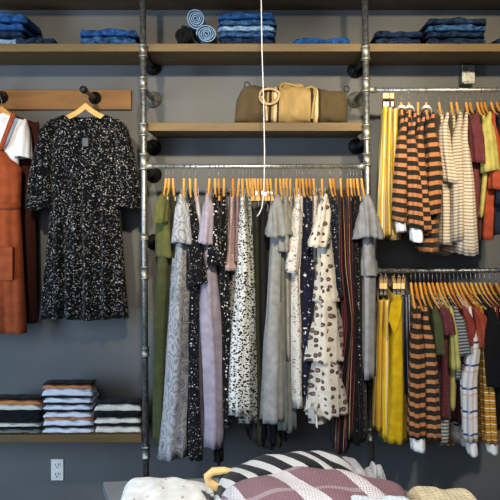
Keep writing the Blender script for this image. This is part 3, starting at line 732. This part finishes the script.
# ------------------------------------------------------------ left bay: peg board, pegs, black dress, pinafore
zb0, zb1 = WZ(109.5, -.02), WZ(90, -.02)
b = MB(); b.box((xl_, -.022, zb0), (WX(131, -.022), -.001, zb1)); tag(b.build('peg_board', M['board'], None, False, loc=((xl_+WX(131, -.022))/2, -.01, zb0), bevel=.002),
    'honey coloured wooden board on the wall behind the black dress', 'board')
def peg(px_wall, py_wall, out, label):
    p = P(px_wall, py_wall, -.022); root = empty('coat_peg', p); tag(root, label, 'peg', 'black pipe pegs on the board')
    b = MB(); b.tube([(0, 0, 0), (0, -.009, 0), (0, -.010, 0), (0, -.03, 0)], [.034, .034, .021, .019], 24); b.build('flange', M['blackiron'], root)
    b = MB(); b.tube([(0, -.02, 0), (0, -out, 0)], .0125, 18); b.build('pipe', M['fit'], root)
    b = MB(); b.tube([(0, -out+.004, 0), (0, -out-.02, 0), (0, -out-.026, 0)], [.0185, .0185, .014], 18); b.build('end_cap', M['blackiron'], root)
    return p
pg = peg(95, 98, .225, 'black pipe peg holding the black floral dress')
pg2 = peg(2, 97.5, .225, 'black pipe peg at the left edge, holding the rust pinafore')

def hang_front(kind, X, Y, Zpeg, label):
    return place_hanger(kind, (X, Y, Zpeg+.0125-.0115), PI/2, label, 'hangers on the pegs')
# black dress seen from the front
YD = -.215
ZD = pg.z+.001
hang_front('wood', pg.x, YD, pg.z, 'pale wooden hanger on the peg, inside the black floral dress')
root = empty('midi_dress', (pg.x, YD, ZD-.15)); tag(root, 'black dress with white sprig print and flared sleeves, facing the room', 'dress')
def front_loft(name, mat, root, rows, Y, Zr, seed, depth=.05, fold=.006, lam=.06, shoulder=True, neck=.08, neckdrop=.035, R=36, n=121, hemw=.004, X0=None, neck_back=.01):
    rnd = random.Random(seed); ph = [rnd.uniform(0, 6.28) for _ in range(6)]
    rr = [(WZ(py, Y), (WX(a, Y)+WX(c, Y))/2, (WX(c, Y)-WX(a, Y))/2) for py, a, c in rows]
    zh = rr[-1][0]; rings = []; uvs = []
    for i in range(R):
        s = (i/(R-1))**1.1; zr0 = rr[0][0] if not shoulder else Zr+arm_z(.15)
        z0 = zr0*(1-s)+zh*s; cx = interp(rr, z0, 1); hw = interp(rr, z0, 2)
        dep = depth*(.2+.8*smooth01(s/.15)) if shoulder else depth
        # v = front/back ; start the seam at the wall side
        th = np.linspace(-PI, PI, 241)
        x = hw*np.sign(np.sin(th))*np.abs(np.sin(th))**.75; y = -dep*np.sign(np.cos(th))*np.abs(np.cos(th))**.8
        L = np.concatenate([[0], np.cumsum(np.hypot(np.diff(x), np.diff(y)))]); t = np.linspace(0, L[-1], n)
        x = np.interp(t, L, x); y = np.interp(t, L, y); arc = t-L[-1]/2
        g = fold*(.15+smooth01(s*1.4))
        y = y+g*(np.sin(2*PI*arc/lam+ph[0]+.9*math.sin(3.1*z0+ph[1]))+.6*np.sin(2*PI*arc/(lam*.57)+ph[2]+1.2*math.sin(4*z0)))*np.where(np.abs(arc) < L[-1]/4*1.0, 1, .4)*(1-np.abs(x/hw)**4)
        if shoulder:
            au = np.abs(x); zz = np.array([Zr+arm_z(min(q, .23))+.004 for q in au])
            nk = np.array([Zr+arm_z(neck)+.004]*n)-np.where(np.abs(arc) < L[-1]/4, neckdrop, neck_back)*(1-(np.minimum(au, neck)/neck)**2)
            zz = np.where(au < neck, nk, zz); z = zz*(1-s)+zh*s
        else: z = np.full(n, z0)
        z = z+hemw*s*np.sin(arc*22+ph[4])
        p = np.stack([cx+x, Y+y, z], 1); p[-1] = p[0]; rings.append(p); uvs.append(np.stack([arc+seed*.3, z], 1))
    return rings_mesh(name, rings, uvs, mat, root, root.location)
front_loft('body', M['dressblack'], root, [(118, 50, 120), (128, 49, 121), (140, 50, 120), (165, 52, 118), (200, 52, 119), (250, 47, 123), (318, 40, 128.5)], YD, ZD, 3, depth=.055, fold=.011, lam=.085, neck=.105, neckdrop=.05)
def fsleeve(root, mat, xtop, zt, Y, rows, seed, cuffrows=None, depth=.045):
    sleeve('sleeve', mat, root, rows, Y, zt, xtop, seed, depth=depth, fold=.006, n=45, R=26, kq=.12)
    if cuffrows: sleeve_flare('flounce', mat, root, cuffrows, Y, seed+3, depth)
def sleeve_flare(name, mat, root, rows, Y, seed, depth):
    rr = [(WZ(py, Y), (WX(a, Y)+WX(c, Y))/2, (WX(c, Y)-WX(a, Y))/2) for py, a, c in rows]
    rings = []; uvs = []; n = 49
    for i in range(9):
        s = i/8; z = rr[0][0]*(1-s)+rr[-1][0]*s
        cx = interp(rr, z, 1); hw = interp(rr, z, 2); U, V, arc, nu, nv = superring(depth*(1+.5*s), hw, n, .95)
        sg = np.sign(nu*U+nv*V); sg[sg == 0] = 1; ds = .008*s*np.sin(2*PI*arc/.045+seed)
        p = np.stack([cx+V+nv*sg*ds, Y+U+nu*sg*ds, np.full(n, z)+.008*s*np.sin(arc*50+seed)], 1); p[-1] = p[0]
        rings.append(p); uvs.append(np.stack([arc+seed, p[:, 2]], 1))
    rings_mesh(name, rings, uvs, mat, root, root.location)
zs = ZD+arm_z(.2)+.002
fsleeve(root, M['dressblack'], WX(49, YD), zs, YD, [(120, 46, 55), (126, 42, 56), (150, 36, 54), (175, 31.5, 53), (194, 29, 52)], 21, [(190, 29.5, 52), (198, 27.5, 53), (209, 28, 53)])
fsleeve(root, M['dressblack'], WX(121, YD), zs, YD, [(120, 115, 124), (126, 114, 127), (150, 116, 132.5), (175, 117, 136.5), (194, 117, 139)], 25, [(190, 117, 138), (198, 116.5, 140.5), (208, 116, 140)])
# paper label seen inside the neck, buttons-free placket
b = MB(); c = P(85.5, 142, YD-.064); b.box((c.x-.014, c.y-.004, c.z-.022), (c.x+.014, c.y+.002, c.z+.02)); b.build('hem_tag', M['tag'], root, False).location = -Vector(root.location)

# rust pinafore over white tee, and maroon dress behind it
YF = -.2; ZF = pg2.z+.001; XC = pg2.x; cpx = HX+XC*F/(YF-CY)
hang_front('orange', XC, YF, pg2.z, 'orange-toned wooden hanger on the left edge peg, holding the white tee')
root = empty('tee_shirt', (XC, YF, ZF-.15)); tag(root, 'white t-shirt worn under the rust pinafore dress', 't-shirt')
front_loft('body', M['whitetee'], root, [(118, cpx-40, cpx+39), (150, cpx-30, cpx+30), (200, cpx-30, cpx+30)], YF, ZF, 5, depth=.035, fold=.003)
for s in (-1, 1):
    sleeve('sleeve', M['whitetee'], root, [(122, *sorted((cpx+s*31, cpx+s*40))), (140, *sorted((cpx+s*28, cpx+s*42))), (158, *sorted((cpx+s*27, cpx+s*43)))], YF, ZF+arm_z(.2)+.012, XC+s*.19, 31+s, depth=.035, fold=.003)
root = empty('pinafore_dress', (XC, YF-.03, ZF-.3)); tag(root, 'rust corduroy pinafore dress cut off by the left edge', 'dress')
YQ = YF-.012
front_loft('body', M['rust'], root, [(147, cpx-12, cpx+15), (158, cpx-17, cpx+22), (168, cpx-31, cpx+33), (200, cpx-30, cpx+32), (215, cpx-31, cpx+32), (332, cpx-38, cpx+38)], YQ, ZF, 6, depth=.055, fold=.006, lam=.09, shoulder=False)
for s in (-1, 1):
    b = MB(); pts = []
    x0 = cpx+s*26; x1 = cpx+s*12
    for k in range(9):
        t = k/8; px = x0*(1-t)+x1*t; py = 113*(1-t)+150*t
        pts.append(P(px, py, YQ-.045-.014*math.sin(PI*t)))
    w = .013
    v = []
    for p in pts: v += [(p.x-w, p.y, p.z), (p.x+w, p.y, p.z), (p.x+w, p.y-.005, p.z), (p.x-w, p.y-.005, p.z)]
    f = [];
    for i in range(8):
        for j in range(4): f.append((i*4+j, i*4+(j+1) % 4, i*4+4+(j+1) % 4, i*4+4+j))
    f += [(3, 2, 1, 0), (32, 33, 34, 35)]
    b.add(v, f); b.build('strap', M['rust'], root).location = -Vector(root.location)
# waistband and pocket
b = MB(); v = []; f = []
for i in range(25):
    t = i/24; px = cpx-32+65*t; a = 1-abs(2*t-1)**4
    for dz, dy in ((0, 0), (0, -.008), (-.03, -.008), (-.03, 0)):
        p = P(px, 203, YQ-.058*a-.004); v.append((p.x, p.y+dy, p.z+dz))
for i in range(24):
    for j in range(4): f.append((i*4+j, i*4+(j+1) % 4, i*4+4+(j+1) % 4, i*4+4+j))
f += [(3, 2, 1, 0), (96, 97, 98, 99)]
b.add(v, f); b.build('waistband', M['rust'], root).location = -Vector(root.location)
for px0, px1 in ((cpx+8, cpx+25),):
    c0, c1 = P(px0, 247, YQ-.064), P(px1, 280, YQ-.056)
    b = MB(); b.box((c0.x, c0.y-.004, c1.z), (c1.x, c0.y+.02, c0.z)); b.build('pocket', M['rust'], root, False, bevel=.003).location = -Vector(root.location)
YM = -.1
hang_front('wood', XC+.03, YM, pg2.z, 'pale wooden hanger behind the white tee, holding the maroon dress')
root = empty('maroon_dress', (XC+.03, YM, ZF-.2)); tag(root, 'dark maroon dress hidden behind the rust pinafore', 'dress')
cm = HX+(XC+.03)*F/(YM-CY)
front_loft('body', M['rustdark'], root, [(122, cm-36, cm+36), (160, cm-34, cm+35), (200, cm-32, cm+33), (322, cm-38, cm+35)], YM, ZF, 8, depth=.045, fold=.004)
for s in (-1, 1):
    sleeve('sleeve', M['rustdark'], root, [(124, *sorted((cm+s*28, cm+s*37))), (150, *sorted((cm+s*27, cm+s*40))), (172, *sorted((cm+s*28, cm+s*43)))], YM, ZF+arm_z(.2)+.012, XC+.03+s*.19, 41+s, depth=.03)

# ------------------------------------------------------------ folded things
def folded(name, x0, x1, yf, depth, z0, h, mat, seed, label=None, cat=None, group=None, layers=2, parent=None, prof=None, rough=.004, NX=26, sag=.0, ex=.45, groove=.010, back=0):
    """a soft folded stack lying on z0; x0..x1 width, front face at y=yf; prof(t) scales the height along x"""
    rnd = random.Random(seed); ph = [rnd.uniform(0, 6.28) for _ in range(10)]
    xc = (x0+x1)/2; loc = Vector((xc, yf+depth/2, z0)); n = 57; rings = []; uvs = []
    for i in range(NX):
        t = i/(NX-1); a = 2*t-1
        e = max(0, 1-abs(a)**8)**.5; x = (x1-x0)/2*a
        hh = h*(prof(t) if prof else 1)
        hh *= (1+(.015 if prof else .07)*math.sin(5*a+ph[0])); dd = depth*(1+.03*math.sin(4*a+ph[1]))
        H = max(.002, hh*(.55+.45*e)); D = dd/2*(.86+.14*e)
        if i in (0, NX-1): H *= .45; D *= .9
        th = np.linspace(PI/2, PI/2+2*PI, n)     # start at the back
        cy = np.sign(np.sin(th))*np.abs(np.sin(th))**ex*D; cz = .5+.5*np.sign(np.cos(th))*np.abs(np.cos(th))**ex*-1*-1
        fr = np.abs(np.sin(PI*cz*layers+.3*math.sin(2*a+ph[7])))
        cy = np.where(cy < 0, cy+groove*(1-np.minimum(1, fr*2.2)), cy)
        if i in (0, NX-1): x = x*.995
        sx = x+(0 if abs(a) > .98 else 0)
        zz = cz*H+rough*np.where(cz > .3, 1, 0)*(np.sin(7*a+cy*30+ph[2])+np.sin(13*a+cy*18+ph[3])*.6)*e
        yy = cy+rough*(np.sin(9*a+cz*5+ph[4]))
        zz = zz*(1-back*np.clip((cy/D+1)/2, 0, 1))
        L = np.concatenate([[0], np.cumsum(np.hypot(np.diff(cy), np.diff(zz)))])
        ends = groove*.8*(1-np.minimum(1, fr*2.2))*(1 if abs(a) > .85 else 0)*np.sign(a)
        p = np.stack([np.full(n, sx)-ends, yy, np.maximum(zz, 0)+sag*(0)], 1); p[-1] = p[0]
        rings.append(p); uvs.append(np.stack([np.full(n, sx)+seed*.11, L+seed*.07], 1))
    R, N = len(rings), n
    v = np.concatenate(rings); f = []
    for i in range(R-1):
        for j in range(N-1): f.append((i*N+j, i*N+j+1, (i+1)*N+j+1, (i+1)*N+j))
    f.append(tuple(range(N-1))[::-1]); f.append(tuple((R-1)*N+j for j in range(N-1)))
    o = obj(name, v, f, mat, parent, np.concatenate(uvs), True, None if parent else loc)
    if parent: o.location = loc-Vector(parent.location)
    if label: tag(o, label, cat, group)
    return o
ZS = WZ(43.5, -.3)     # top of the jeans shelf
def jeans(px0, px1, tops, mats, yf, depth, what):
    """tops: pixel rows of each pair's upper side, from the bottom pair up"""
    z = ZS; nT = len(tops)
    place = ['lowest', 'second', 'third', 'fourth', 'fifth', 'sixth']
    for i, (py, m) in enumerate(zip(tops, mats)):
        zt = WZ(py, yf); r = random.Random(px0+i*3); o0, o1 = r.uniform(-1, 2), r.uniform(-2, 1)
        lab = {1: what}.get(nT, f"{what}, {place[i] if i < nT-1 else 'topmost'} of its pile")
        o = folded('folded_jeans', WX(px0+o0, yf), WX(px1+o1, yf), yf+r.uniform(-.004, .008), depth, z, zt-z, M[m], int(px0)+i*11,
               lab, 'jeans', 'folded jeans on the top shelf', layers=2, rough=.003, ex=.4, groove=.012)
        z = zt
jeans(-34, 25, [37, 30, 22, 11], ['denimL', 'denimD', 'denimS', 'denimS'], -.27, .24, 'folded blue jeans at the far left')
jeans(14, 55, [36.5], ['denimD'], -.285, .22, 'flat dark blue folded jeans right of the far left pile')
jeans(79, 138, [36, 28], ['denimB', 'denimS'], -.28, .22, 'folded mid blue jeans left of the left pipe')
jeans(217, 277, [37, 31, 25, 19, 11], ['denimD', 'denimB', 'denimL', 'denimB', 'denimS'], -.28, .24, 'folded blue jeans above the duffel bag')
jeans(291, 352, [36.5], ['denimS'], -.28, .22, 'single flat pair of bright blue folded jeans')
jeans(375, 424, [37, 30], ['denimD', 'denimD'], -.28, .22, 'folded dark indigo jeans right of the right pipe')
jeans(427, 488, [37, 31, 24, 17], ['denimD', 'denimD', 'denimB', 'denimD'], -.28, .24, 'folded dark jeans near the right edge')
jeans(496, 545, [36], ['denimD'], -.28, .22, 'dark folded jeans cut by the right edge')
# rolled jeans: spiral seen from the end
def roll(px, py, rp, mat, label, th=.0035, seed=0):
    Yf = -.27; c = P(px, py, Yf); R = rp*(Yf-CY)/F
    root = empty('rolled_jeans', (c.x, Yf+.12, c.z-R)); tag(root, label, 'jeans', 'rolled jeans on the top shelf')
    v = []; f = []; uv = []; K = 110; turns = 4.2
    for k in range(K):
        t = k/(K-1); a = t*turns*2*PI+seed; r = R*(.12+.86*t)
        r *= 1+.05*math.sin(2*a+seed)
        for rr, yy in ((r, 0), (r, .24), (r-th*1.6, .24), (r-th*1.6, 0)):
            v.append((rr*math.cos(a), yy-.12+(.004*math.sin(a*1.3) if yy == 0 else 0), R+rr*math.sin(a))); uv.append((r*a, yy))
    for k in range(K-1):
        for j in range(4): f.append((k*4+j, k*4+(j+1) % 4, k*4+4+(j+1) % 4, k*4+4+j))
    f += [(3, 2, 1, 0), tuple((K-1)*4+j for j in range(4))]
    obj('roll', v, f, mat, root, uv, False)
    b = MB(); b.tube([(0, -.105, R), (0, .11, R)], R*.8, 24); b.build('inner_turns', M['denimB'] if mat != M['swblack'] else mat, root)
roll(183, 34.5, 9.5, M['swblack'], 'rolled black jeans on the shelf, left of the light blue rolls', seed=.5)
roll(206.5, 34, 10.2, M['denimL'], 'light blue rolled jeans lying on the shelf right of the black roll', seed=2)
roll(196, 18.5, 10.3, M['denimL'], 'light blue rolled jeans resting on top of the other two rolls', seed=4)

# folded sweaters on the low shelf
ZL = WZ(435, -.3); YS = -.285
def sweaters(px0, px1, items, name='folded_sweater'):
    z = ZL
    for i, (py, parts, label) in enumerate(items):
        zt = WZ(py, YS); r = random.Random(px0+i); o0, o1 = r.uniform(-1, 1), r.uniform(-1, 1)
        root = empty(name, (WX((px0+px1)/2, YS), YS+.095, z)); tag(root, label, 'sweater', 'folded sweaters on the low shelf')
        zz = z
        H = zt-z
        for j, (pn, fr, m) in enumerate(parts):
            folded(pn, WX(px0+o0, YS), WX(px1+o1, YS), YS+.002*j, (.10 if i == len(items)-1 else .17), zz, H*fr, M[m], int(px0)+i*7+j, parent=root, layers=1, back=(.75 if i == len(items)-1 and j == len(parts)-1 else (.5 if i == len(items)-1 and j else 0)), rough=.0025, groove=.006, ex=.5,
                   prof=(lambda t, k=px0: 1-.12*abs(2*t-1)**3))
            zz += H*fr
        z = zt
A = 'lower_fold'; B_ = 'upper_fold'
sweaters(41.5, 92, [
    (427, [(A, .8, 'swlil'), (B_, .2, 'swblack')], 'lilac white sweater, lowest of the tall middle pile'),
    (418.5, [(A, .8, 'swlil'), (B_, .2, 'sworange')], 'lilac white sweater with apricot trim, second from bottom of middle pile'),
    (411, [(A, .8, 'swlil'), (B_, .2, 'swblack')], 'lilac white sweater, third from bottom of the middle pile'),
    (404, [(A, .8, 'swlil'), (B_, .2, 'swblack')], 'lilac white sweater, fourth from bottom of the middle pile'),
    (397, [(A, .8, 'swlil'), (B_, .2, 'swblack')], 'lilac white sweater, second from top of the middle pile'),
    (383, [(A, .55, 'swlil'), ('middle_fold', .27, 'sworange'), (B_, .18, 'swblack')], 'topmost middle pile sweater in lilac white, apricot and black')])
sweaters(-16, 41, [
    (427.5, [(A, .6, 'swgrey'), (B_, .4, 'swblack')], 'grey and black sweater, lowest of the left pile'),
    (420.5, [(A, .55, 'swcream'), (B_, .45, 'swblack')], 'cream and black sweater, second from bottom of left pile'),
    (411, [(A, 1.0, 'swblack')], 'thick black sweater inside the left pile'),
    (398, [(A, .42, 'swcream'), ('middle_fold', .36, 'sworange'), (B_, .22, 'swblack')], 'topmost left pile sweater in cream, apricot and black')])
sweaters(93, 141.5, [
    (424.5, [(A, .74, 'swcream'), (B_, .26, 'swblack')], 'cream sweater, lowest of the right pile beside the pipe'),
    (415, [(A, .62, 'swcream'), (B_, .38, 'swblack')], 'grey cream and black sweater, middle of the right pile'),
    (402.5, [(A, .24, 'swblack'), ('middle_fold', .6, 'swcream'), (B_, .16, 'swblack')], 'topmost right pile sweater, cream between black folds')])

# ------------------------------------------------------------ duffel bag
YB = -.17; ZB = WZ(122.5, -.3)
xa, xb_ = WX(238, -.24), WX(348, -.24)
root = empty('duffel_bag', ((xa+xb_)/2, YB, ZB)); tag(root, 'sand and olive brown canvas duffel bag on the middle shelf', 'bag')
topz = WZ(84, YB)-ZB
W = xb_-xa
def bag_sec(t):   # half depth, height, lift at fraction t of the length
    h = topz*np.interp(t, [0, .04, .12, .3, .5, .7, .9, .97, 1], [.62, .88, .95, .88, .9, .86, .80, .82, .6])
    d = .105*np.interp(t, [0, .03, .1, .3, .7, .92, .98, 1], [.55, .75, .9, 1, 1, .92, .8, .6]); return d, h
def bag_part(name, t0, t1, mat, off=0, K=18, cap=False):
    rings = []; uvs = []; n = 49
    for i in range(K):
        t = t0+(t1-t0)*i/(K-1); d, h = bag_sec(t); th = np.linspace(PI/2, PI/2+2*PI, n)
        yy = np.sign(np.sin(th))*np.abs(np.sin(th))**.75*(d+off); zz = h*(.5+.5*np.sign(np.cos(th))*np.abs(np.cos(th))**.62)
        zz = zz+off*np.sign(zz-h/2)*.8+.002*np.sin(t*60+th*4)+.0025*np.sin(t*23+th*7)*(1)
        x = (t-.5)*W - .02*(1-zz/topz)*(t < .5)*(1-t*2)
        zz = np.maximum(zz, .0005)
        p = np.stack([x if isinstance(x, np.ndarray) else np.full(n, x), yy, zz], 1); p[-1] = p[0]; rings.append(p)
        uvs.append(np.stack([p[:, 0], th*.07], 1))
    v = np.concatenate(rings); f = []
    for i in range(K-1):
        for j in range(n-1): f.append((i*n+j, i*n+j+1, (i+1)*n+j+1, (i+1)*n+j))
    if cap: f.append(tuple(range(n-1))[::-1]); f.append(tuple((K-1)*n+j for j in range(n-1)))
    return obj(name, v, f, mat, root, np.concatenate(uvs))
bag_part('body', 0, 1, M['bagolive'], 0, 40, True)
bag_part('centre_panel', .27, .74, M['canvas'], .0025, 24)
for t0, t1, m in ((.285, .31, 'bagstripe'), (.33, .355, 'bagcream'), (.36, .375, 'bagstripe'), (.655, .68, 'bagstripe'), (.695, .72, 'bagcream'), (.725, .745, 'bagstripe')):
    bag_part('stripe_band', t0, t1, M[m], .0045, 5)
for px, py in ((247, 85), (346.5, 89)):
    c = P(px, py, YB)-Vector(root.location); b = MB()
    b.tube([c+Vector((.014*math.cos(a*PI/8), 0, .016*math.sin(a*PI/8))) for a in range(17)], .003, 8, False); b.build('end_ring', M['blackiron'], root)
def handle(pts, Y0, name='handle', r=.007, mat='canvas'):
    b = MB(); P3 = [P(x, y, Y) for x, y, Y in pts]; q = []
    for i in range(len(P3)-1):
        p0 = P3[max(i-1, 0)]; p1 = P3[i]; p2 = P3[i+1]; p3 = P3[min(i+2, len(P3)-1)]
        for k in range(6):
            t = k/6; q.append(.5*((2*p1)+(p2-p0)*t+(2*p0-5*p1+4*p2-p3)*t*t+(3*p1-p0-3*p2+p3)*t**3))
    q.append(P3[-1]); b.tube([p-Vector(root.location) for p in q], r, 10); b.build(name, M[mat], root)
handle([(267, 121, -.278), (266, 106, -.283), (263, 99, -.29), (260, 95, -.295), (263, 90, -.29), (272, 89, -.285), (279, 93, -.285), (277, 101, -.29), (270, 104, -.295), (262, 102, -.297), (259.5, 96, -.298)], 0, 'handle', .0062, 'leather')
handle([(312, 119, -.278), (313.5, 105, -.282), (315.5, 92, -.27), (312, 87, -.24), (303, 89, -.23), (293, 85, -.22), (283, 84, -.22), (279, 90, -.25), (278, 97, -.28), (272, 103, -.29)], 0, 'handle', .0065, 'canvas')
b = MB(); v = []; f = []
b.tube([P(281+i*3.3, 85.6+.9*math.sin(i*.8)+i*.25, -.2)-Vector(root.location) for i in range(8)], [.009, .015, .017, .017, .015, .013, .012, .008], 12); b.build('handle_wrap', M['canvas'], root)

# white cord
b = MB(); b.tube([P(260+ (px-260), py, -.62) for px, py in ((260.6, -60), (261.2, 0), (262, 50), (263.6, 100), (264.6, 150), (264.3, 175), (263.6, 195), (261.8, 208), (259, 214), (257, 216.5))], .0024, 8)
tag(b.build('power_cord', M['cord']), 'thin white cord hanging down in front of the duffel bag and rail', 'cord')
# outlet
c = P(57.5, 469, 0); root = empty('wall_outlet', (c.x, 0, c.z-.06)); tag(root, 'white double power outlet on the wall below the sweater shelf', 'outlet')
b = MB(); b.box((-.034, -.007, 0), (.034, 0, .115)); b.build('cover_plate', M['plastic'], root, False, bevel=.002)
for zc in (.032, .083):
    b = MB(); b.tube([(0, -.010, zc), (0, -.005, zc)], .0185, 20); o = b.build('socket', M['plastic'], root, False)
    b = MB(); b.box((-.009, -.0115, zc), (-.006, -.0095, zc+.011)); b.box((.006, -.0115, zc), (.009, -.0095, zc+.011)); b.box((-.003, -.0115, zc-.012), (.003, -.0095, zc-.006)); b.build('slots', M['dark'], o, False)
# small grey bracket behind the upper right rail
c = P(467, 75, -.03); b = MB(); b.box((c.x-.036, -.055, c.z-.05), (c.x+.036, -.001, c.z+.05)); b.box((c.x-.028, -.065, c.z-.056), (c.x+.028, -.02, c.z-.04))
tag(b.build('wall_bracket', M['pipe'], None, False, loc=(c.x, -.03, c.z-.05), bevel=.004), 'small grey metal bracket on the wall above the upper right rail', 'bracket')

# ------------------------------------------------------------ table and knitwear
TZ = .75
def T(px, py):
    d = (CZ-TZ)*F/(py-HY); return Vector(((px-HX)*d/F, CY+d, TZ))
k0, k1 = T(103, 481.5), T(230, 477); k2 = T(109.5, 500)
dirb = (k1-k0).normalized(); dirl = (k2-k0).normalized()
k3 = T(350, 479); k4 = T(484, 507); k5 = k4+Vector((-.04, -.55, 0))
c = [k0, k1, k3, k4, k5, k0+dirl*.8]
root = empty('display_table', (c[0]+c[3])/2*1.0); root.location.z = 0; tag(root, 'slate grey display table at the bottom carrying the knitwear', 'table')
def prism(pts, z0, z1):
    n = len(pts); v = [(p.x, p.y, z0) for p in pts]+[(p.x, p.y, z1) for p in pts]
    return v, [tuple(range(n)), tuple(range(n, 2*n))[::-1]]+[(i, i+n, (i+1) % n+n, (i+1) % n) for i in range(n)]
L = Vector(root.location)
v, f = prism([p-L for p in c], TZ-.04, TZ); obj('table_top', v, f, M['slate'], root, None, False, None, 0, .004)
cc = (c[0]+c[2]+c[4]+c[5])/4
for p in (c[0], c[3], c[4], c[5]):
    q = p+(cc-p)*.08-L; b = MB(); b.box((q.x-.025, q.y-.025, 0), (q.x+.025, q.y+.025, TZ-.04)); b.build('leg', M['slate'], root, False)
def heap(name, poly, mat, label, cat, seed, top, base=TZ, NX=40, ex=.55, layers=3, rough=.006, groove=.012, yf=-1.6, depth=.4, x0=0, x1=1, parent=None):
    return folded(name, x0, x1, yf, depth, base, top, mat, seed, label, cat, None, layers, parent, poly, rough, NX, 0, ex, groove)
def prof_px(pts, Y, top):   # outline of the upper side, in photograph rows at depth Y -> height factor
    xs = [WX(p[0], Y) for p in pts]; hs = [(WZ(p[1], Y)-TZ)/top for p in pts]
    return lambda t: float(np.interp(xs[0]+(xs[-1]-xs[0])*t, xs, hs))
def hp(name, pts, Y, depth, mat, label, cat, seed, **k):
    top = max(WZ(p[1], Y)-TZ for p in pts); yf = Y-depth*k.pop('back', .8)
    return heap(name, prof_px(pts, Y, top), mat, label, cat, seed, top, x0=WX(pts[0][0], Y), x1=WX(pts[-1][0], Y), yf=yf, depth=depth, **k)
hp('folded_cloth', [(122, 486), (128, 481), (146, 478), (185, 480), (202, 484), (214, 491)], -1.24, .3, M['dotwhite'], 'white folded cloth with small grey dots at the left of the table', 'cloth', 3, layers=2, rough=.003, back=.85)
hp('striped_sweater', [(213, 480), (220, 471), (238, 462), (262, 456), (290, 451.5), (318, 449), (335, 452), (352, 461), (362, 472)], -1.3, .24, M['bwknit'], 'black and white striped knit sweater lying behind the mauve one', 'sweater', 8, layers=2, rough=.004, back=.8)
hp('checked_sweater', [(216, 494), (224, 484), (240, 477), (268, 472), (300, 467), (338, 465), (362, 471), (388, 480), (404, 484), (413, 490)], -1.46, .36, M['mvknit'], 'mauve and white chunky checked knit sweater, largest on the table', 'sweater', 12, layers=3, rough=.006, back=.85)
hp('grey_sweater', [(316, 456), (330, 452), (346, 456), (360, 463), (370, 471)], -1.22, .12, M['greyheather'], 'heather grey knit showing between the striped and the mauve sweater', 'sweater', 15, layers=2, rough=.004, back=.8)
hp('crumpled_scarf', [(362, 472), (368, 466), (375, 461.5), (380, 464), (384, 474)], -1.3, .09, M['greyheather'], 'small pale grey scarf crumpled at the right of the mauve sweater', 'scarf', 16, layers=3, rough=.008, back=.8)
hp('ribbed_sweater', [(408, 487), (420, 485.5), (445, 488), (468, 489), (476, 493)], -1.42, .32, M['ribcream'], 'cream ribbed knit sweater at the right end of the table', 'sweater', 17, layers=1, rough=.0015, back=.85)
hp('folded_sweater', [(340, 497), (355, 493.5), (390, 492.5), (416, 495)], -1.66, .22, M['icy'], 'icy white folded knit in front of the mauve checked sweater', 'sweater', 19, layers=1, rough=.002, back=.85)
# wooden hanger end poking out of the pile
root = empty('wooden_hanger', T(222, 484)); tag(root, 'pale wooden hanger end lying on the table beneath the striped sweater', 'hanger')
b = MB(); L = Vector(root.location)
pts = [P(x, y, -1.33) for x, y in ((236, 473), (224, 470.5), (213, 471.5), (207.5, 476), (209, 482), (214, 486), (222, 490))]
b.tube([p-L for p in pts], [.010, .012, .0135, .0145, .0145, .014, .012], 14); b.build('shoulder_bar', M['pale'], root)

# ------------------------------------------------------------ light
def spot(loc, tgt, power, col, size=60, blend=.7, rad=.08):
    l = bpy.data.lights.new('track_spot', 'SPOT'); l.energy = power; l.color = col; l.spot_size = math.radians(size); l.spot_blend = blend; l.shadow_soft_size = rad
    o = bpy.data.objects.new('track_spot', l); COL.objects.link(o); o.location = loc
    o.rotation_euler = (Vector(tgt)-Vector(loc)).to_track_quat('-Z', 'Y').to_euler(); return o
WARM = (1, .8, .5)
spot((1.1, -3.2, 3.15), (1.05, 0, 2.25), 430, WARM, 34, .9)
spot((.1, -3.3, 3.15), (.15, 0, 1.8), 480, (1, .86, .64), 40, .9)
spot((1.3, -3.3, 3.1), (1.1, -.4, 1.15), 230, (1, .9, .74), 26, .8)  # extra spot, added to brighten the dim lower right rail
spot((-.9, -3.2, 3.15), (-.8, 0, 2.15), 270, (1, .82, .56), 38, .9)
spot((.2, -2.6, 3.2), (.1, -1.45, .8), 270, (1, .96, .9), 50, .8)
def area(loc, tgt, power, col, sx, sy):
    l = bpy.data.lights.new('soft_area_light', 'AREA'); l.shape = 'RECTANGLE'; l.size = sx; l.size_y = sy; l.energy = power; l.color = col
    o = bpy.data.objects.new('soft_area_light', l); COL.objects.link(o); o.location = loc
    o.rotation_euler = (Vector(tgt)-Vector(loc)).to_track_quat('-Z', 'Y').to_euler(); return o
area((-2.7, -2.6, 1.5), (-.95, 0, .95), 75, (.58, .78, 1), 1.0, 1.6)  # cool daylight from a window at the left
area((-.6, -5.0, 2.2), (0, 0, 1.1), 24, (.9, .95, 1), 1.6, 1.4)  # broad soft frontal light from behind the camera
w = bpy.data.worlds.new('shop_air'); scn.world = w; w.use_nodes = True
w.node_tree.nodes['Background'].inputs[0].default_value = (.6, .7, .85, 1); w.node_tree.nodes['Background'].inputs[1].default_value = .075

# ------------------------------------------------------------ camera
cd = bpy.data.cameras.new('camera'); cam = bpy.data.objects.new('camera', cd); COL.objects.link(cam)
cam.location = (0, CY, CZ); cam.rotation_euler = (PI/2, 0, 0)
cd.sensor_width = 36; cd.sensor_fit = 'HORIZONTAL'; cd.lens = F/500*36
cd.shift_y = (HY-250)/500.0
cd.clip_start = .05
scn.camera = cam
scn.view_settings.view_transform = 'Standard'; scn.view_settings.look = 'None'; scn.view_settings.gamma = 1
scn.view_settings.exposure = .3
for k in set(PROTO)-USED:
    for ch in list(PROTO[k].children): bpy.data.objects.remove(ch)
    bpy.data.objects.remove(PROTO[k])
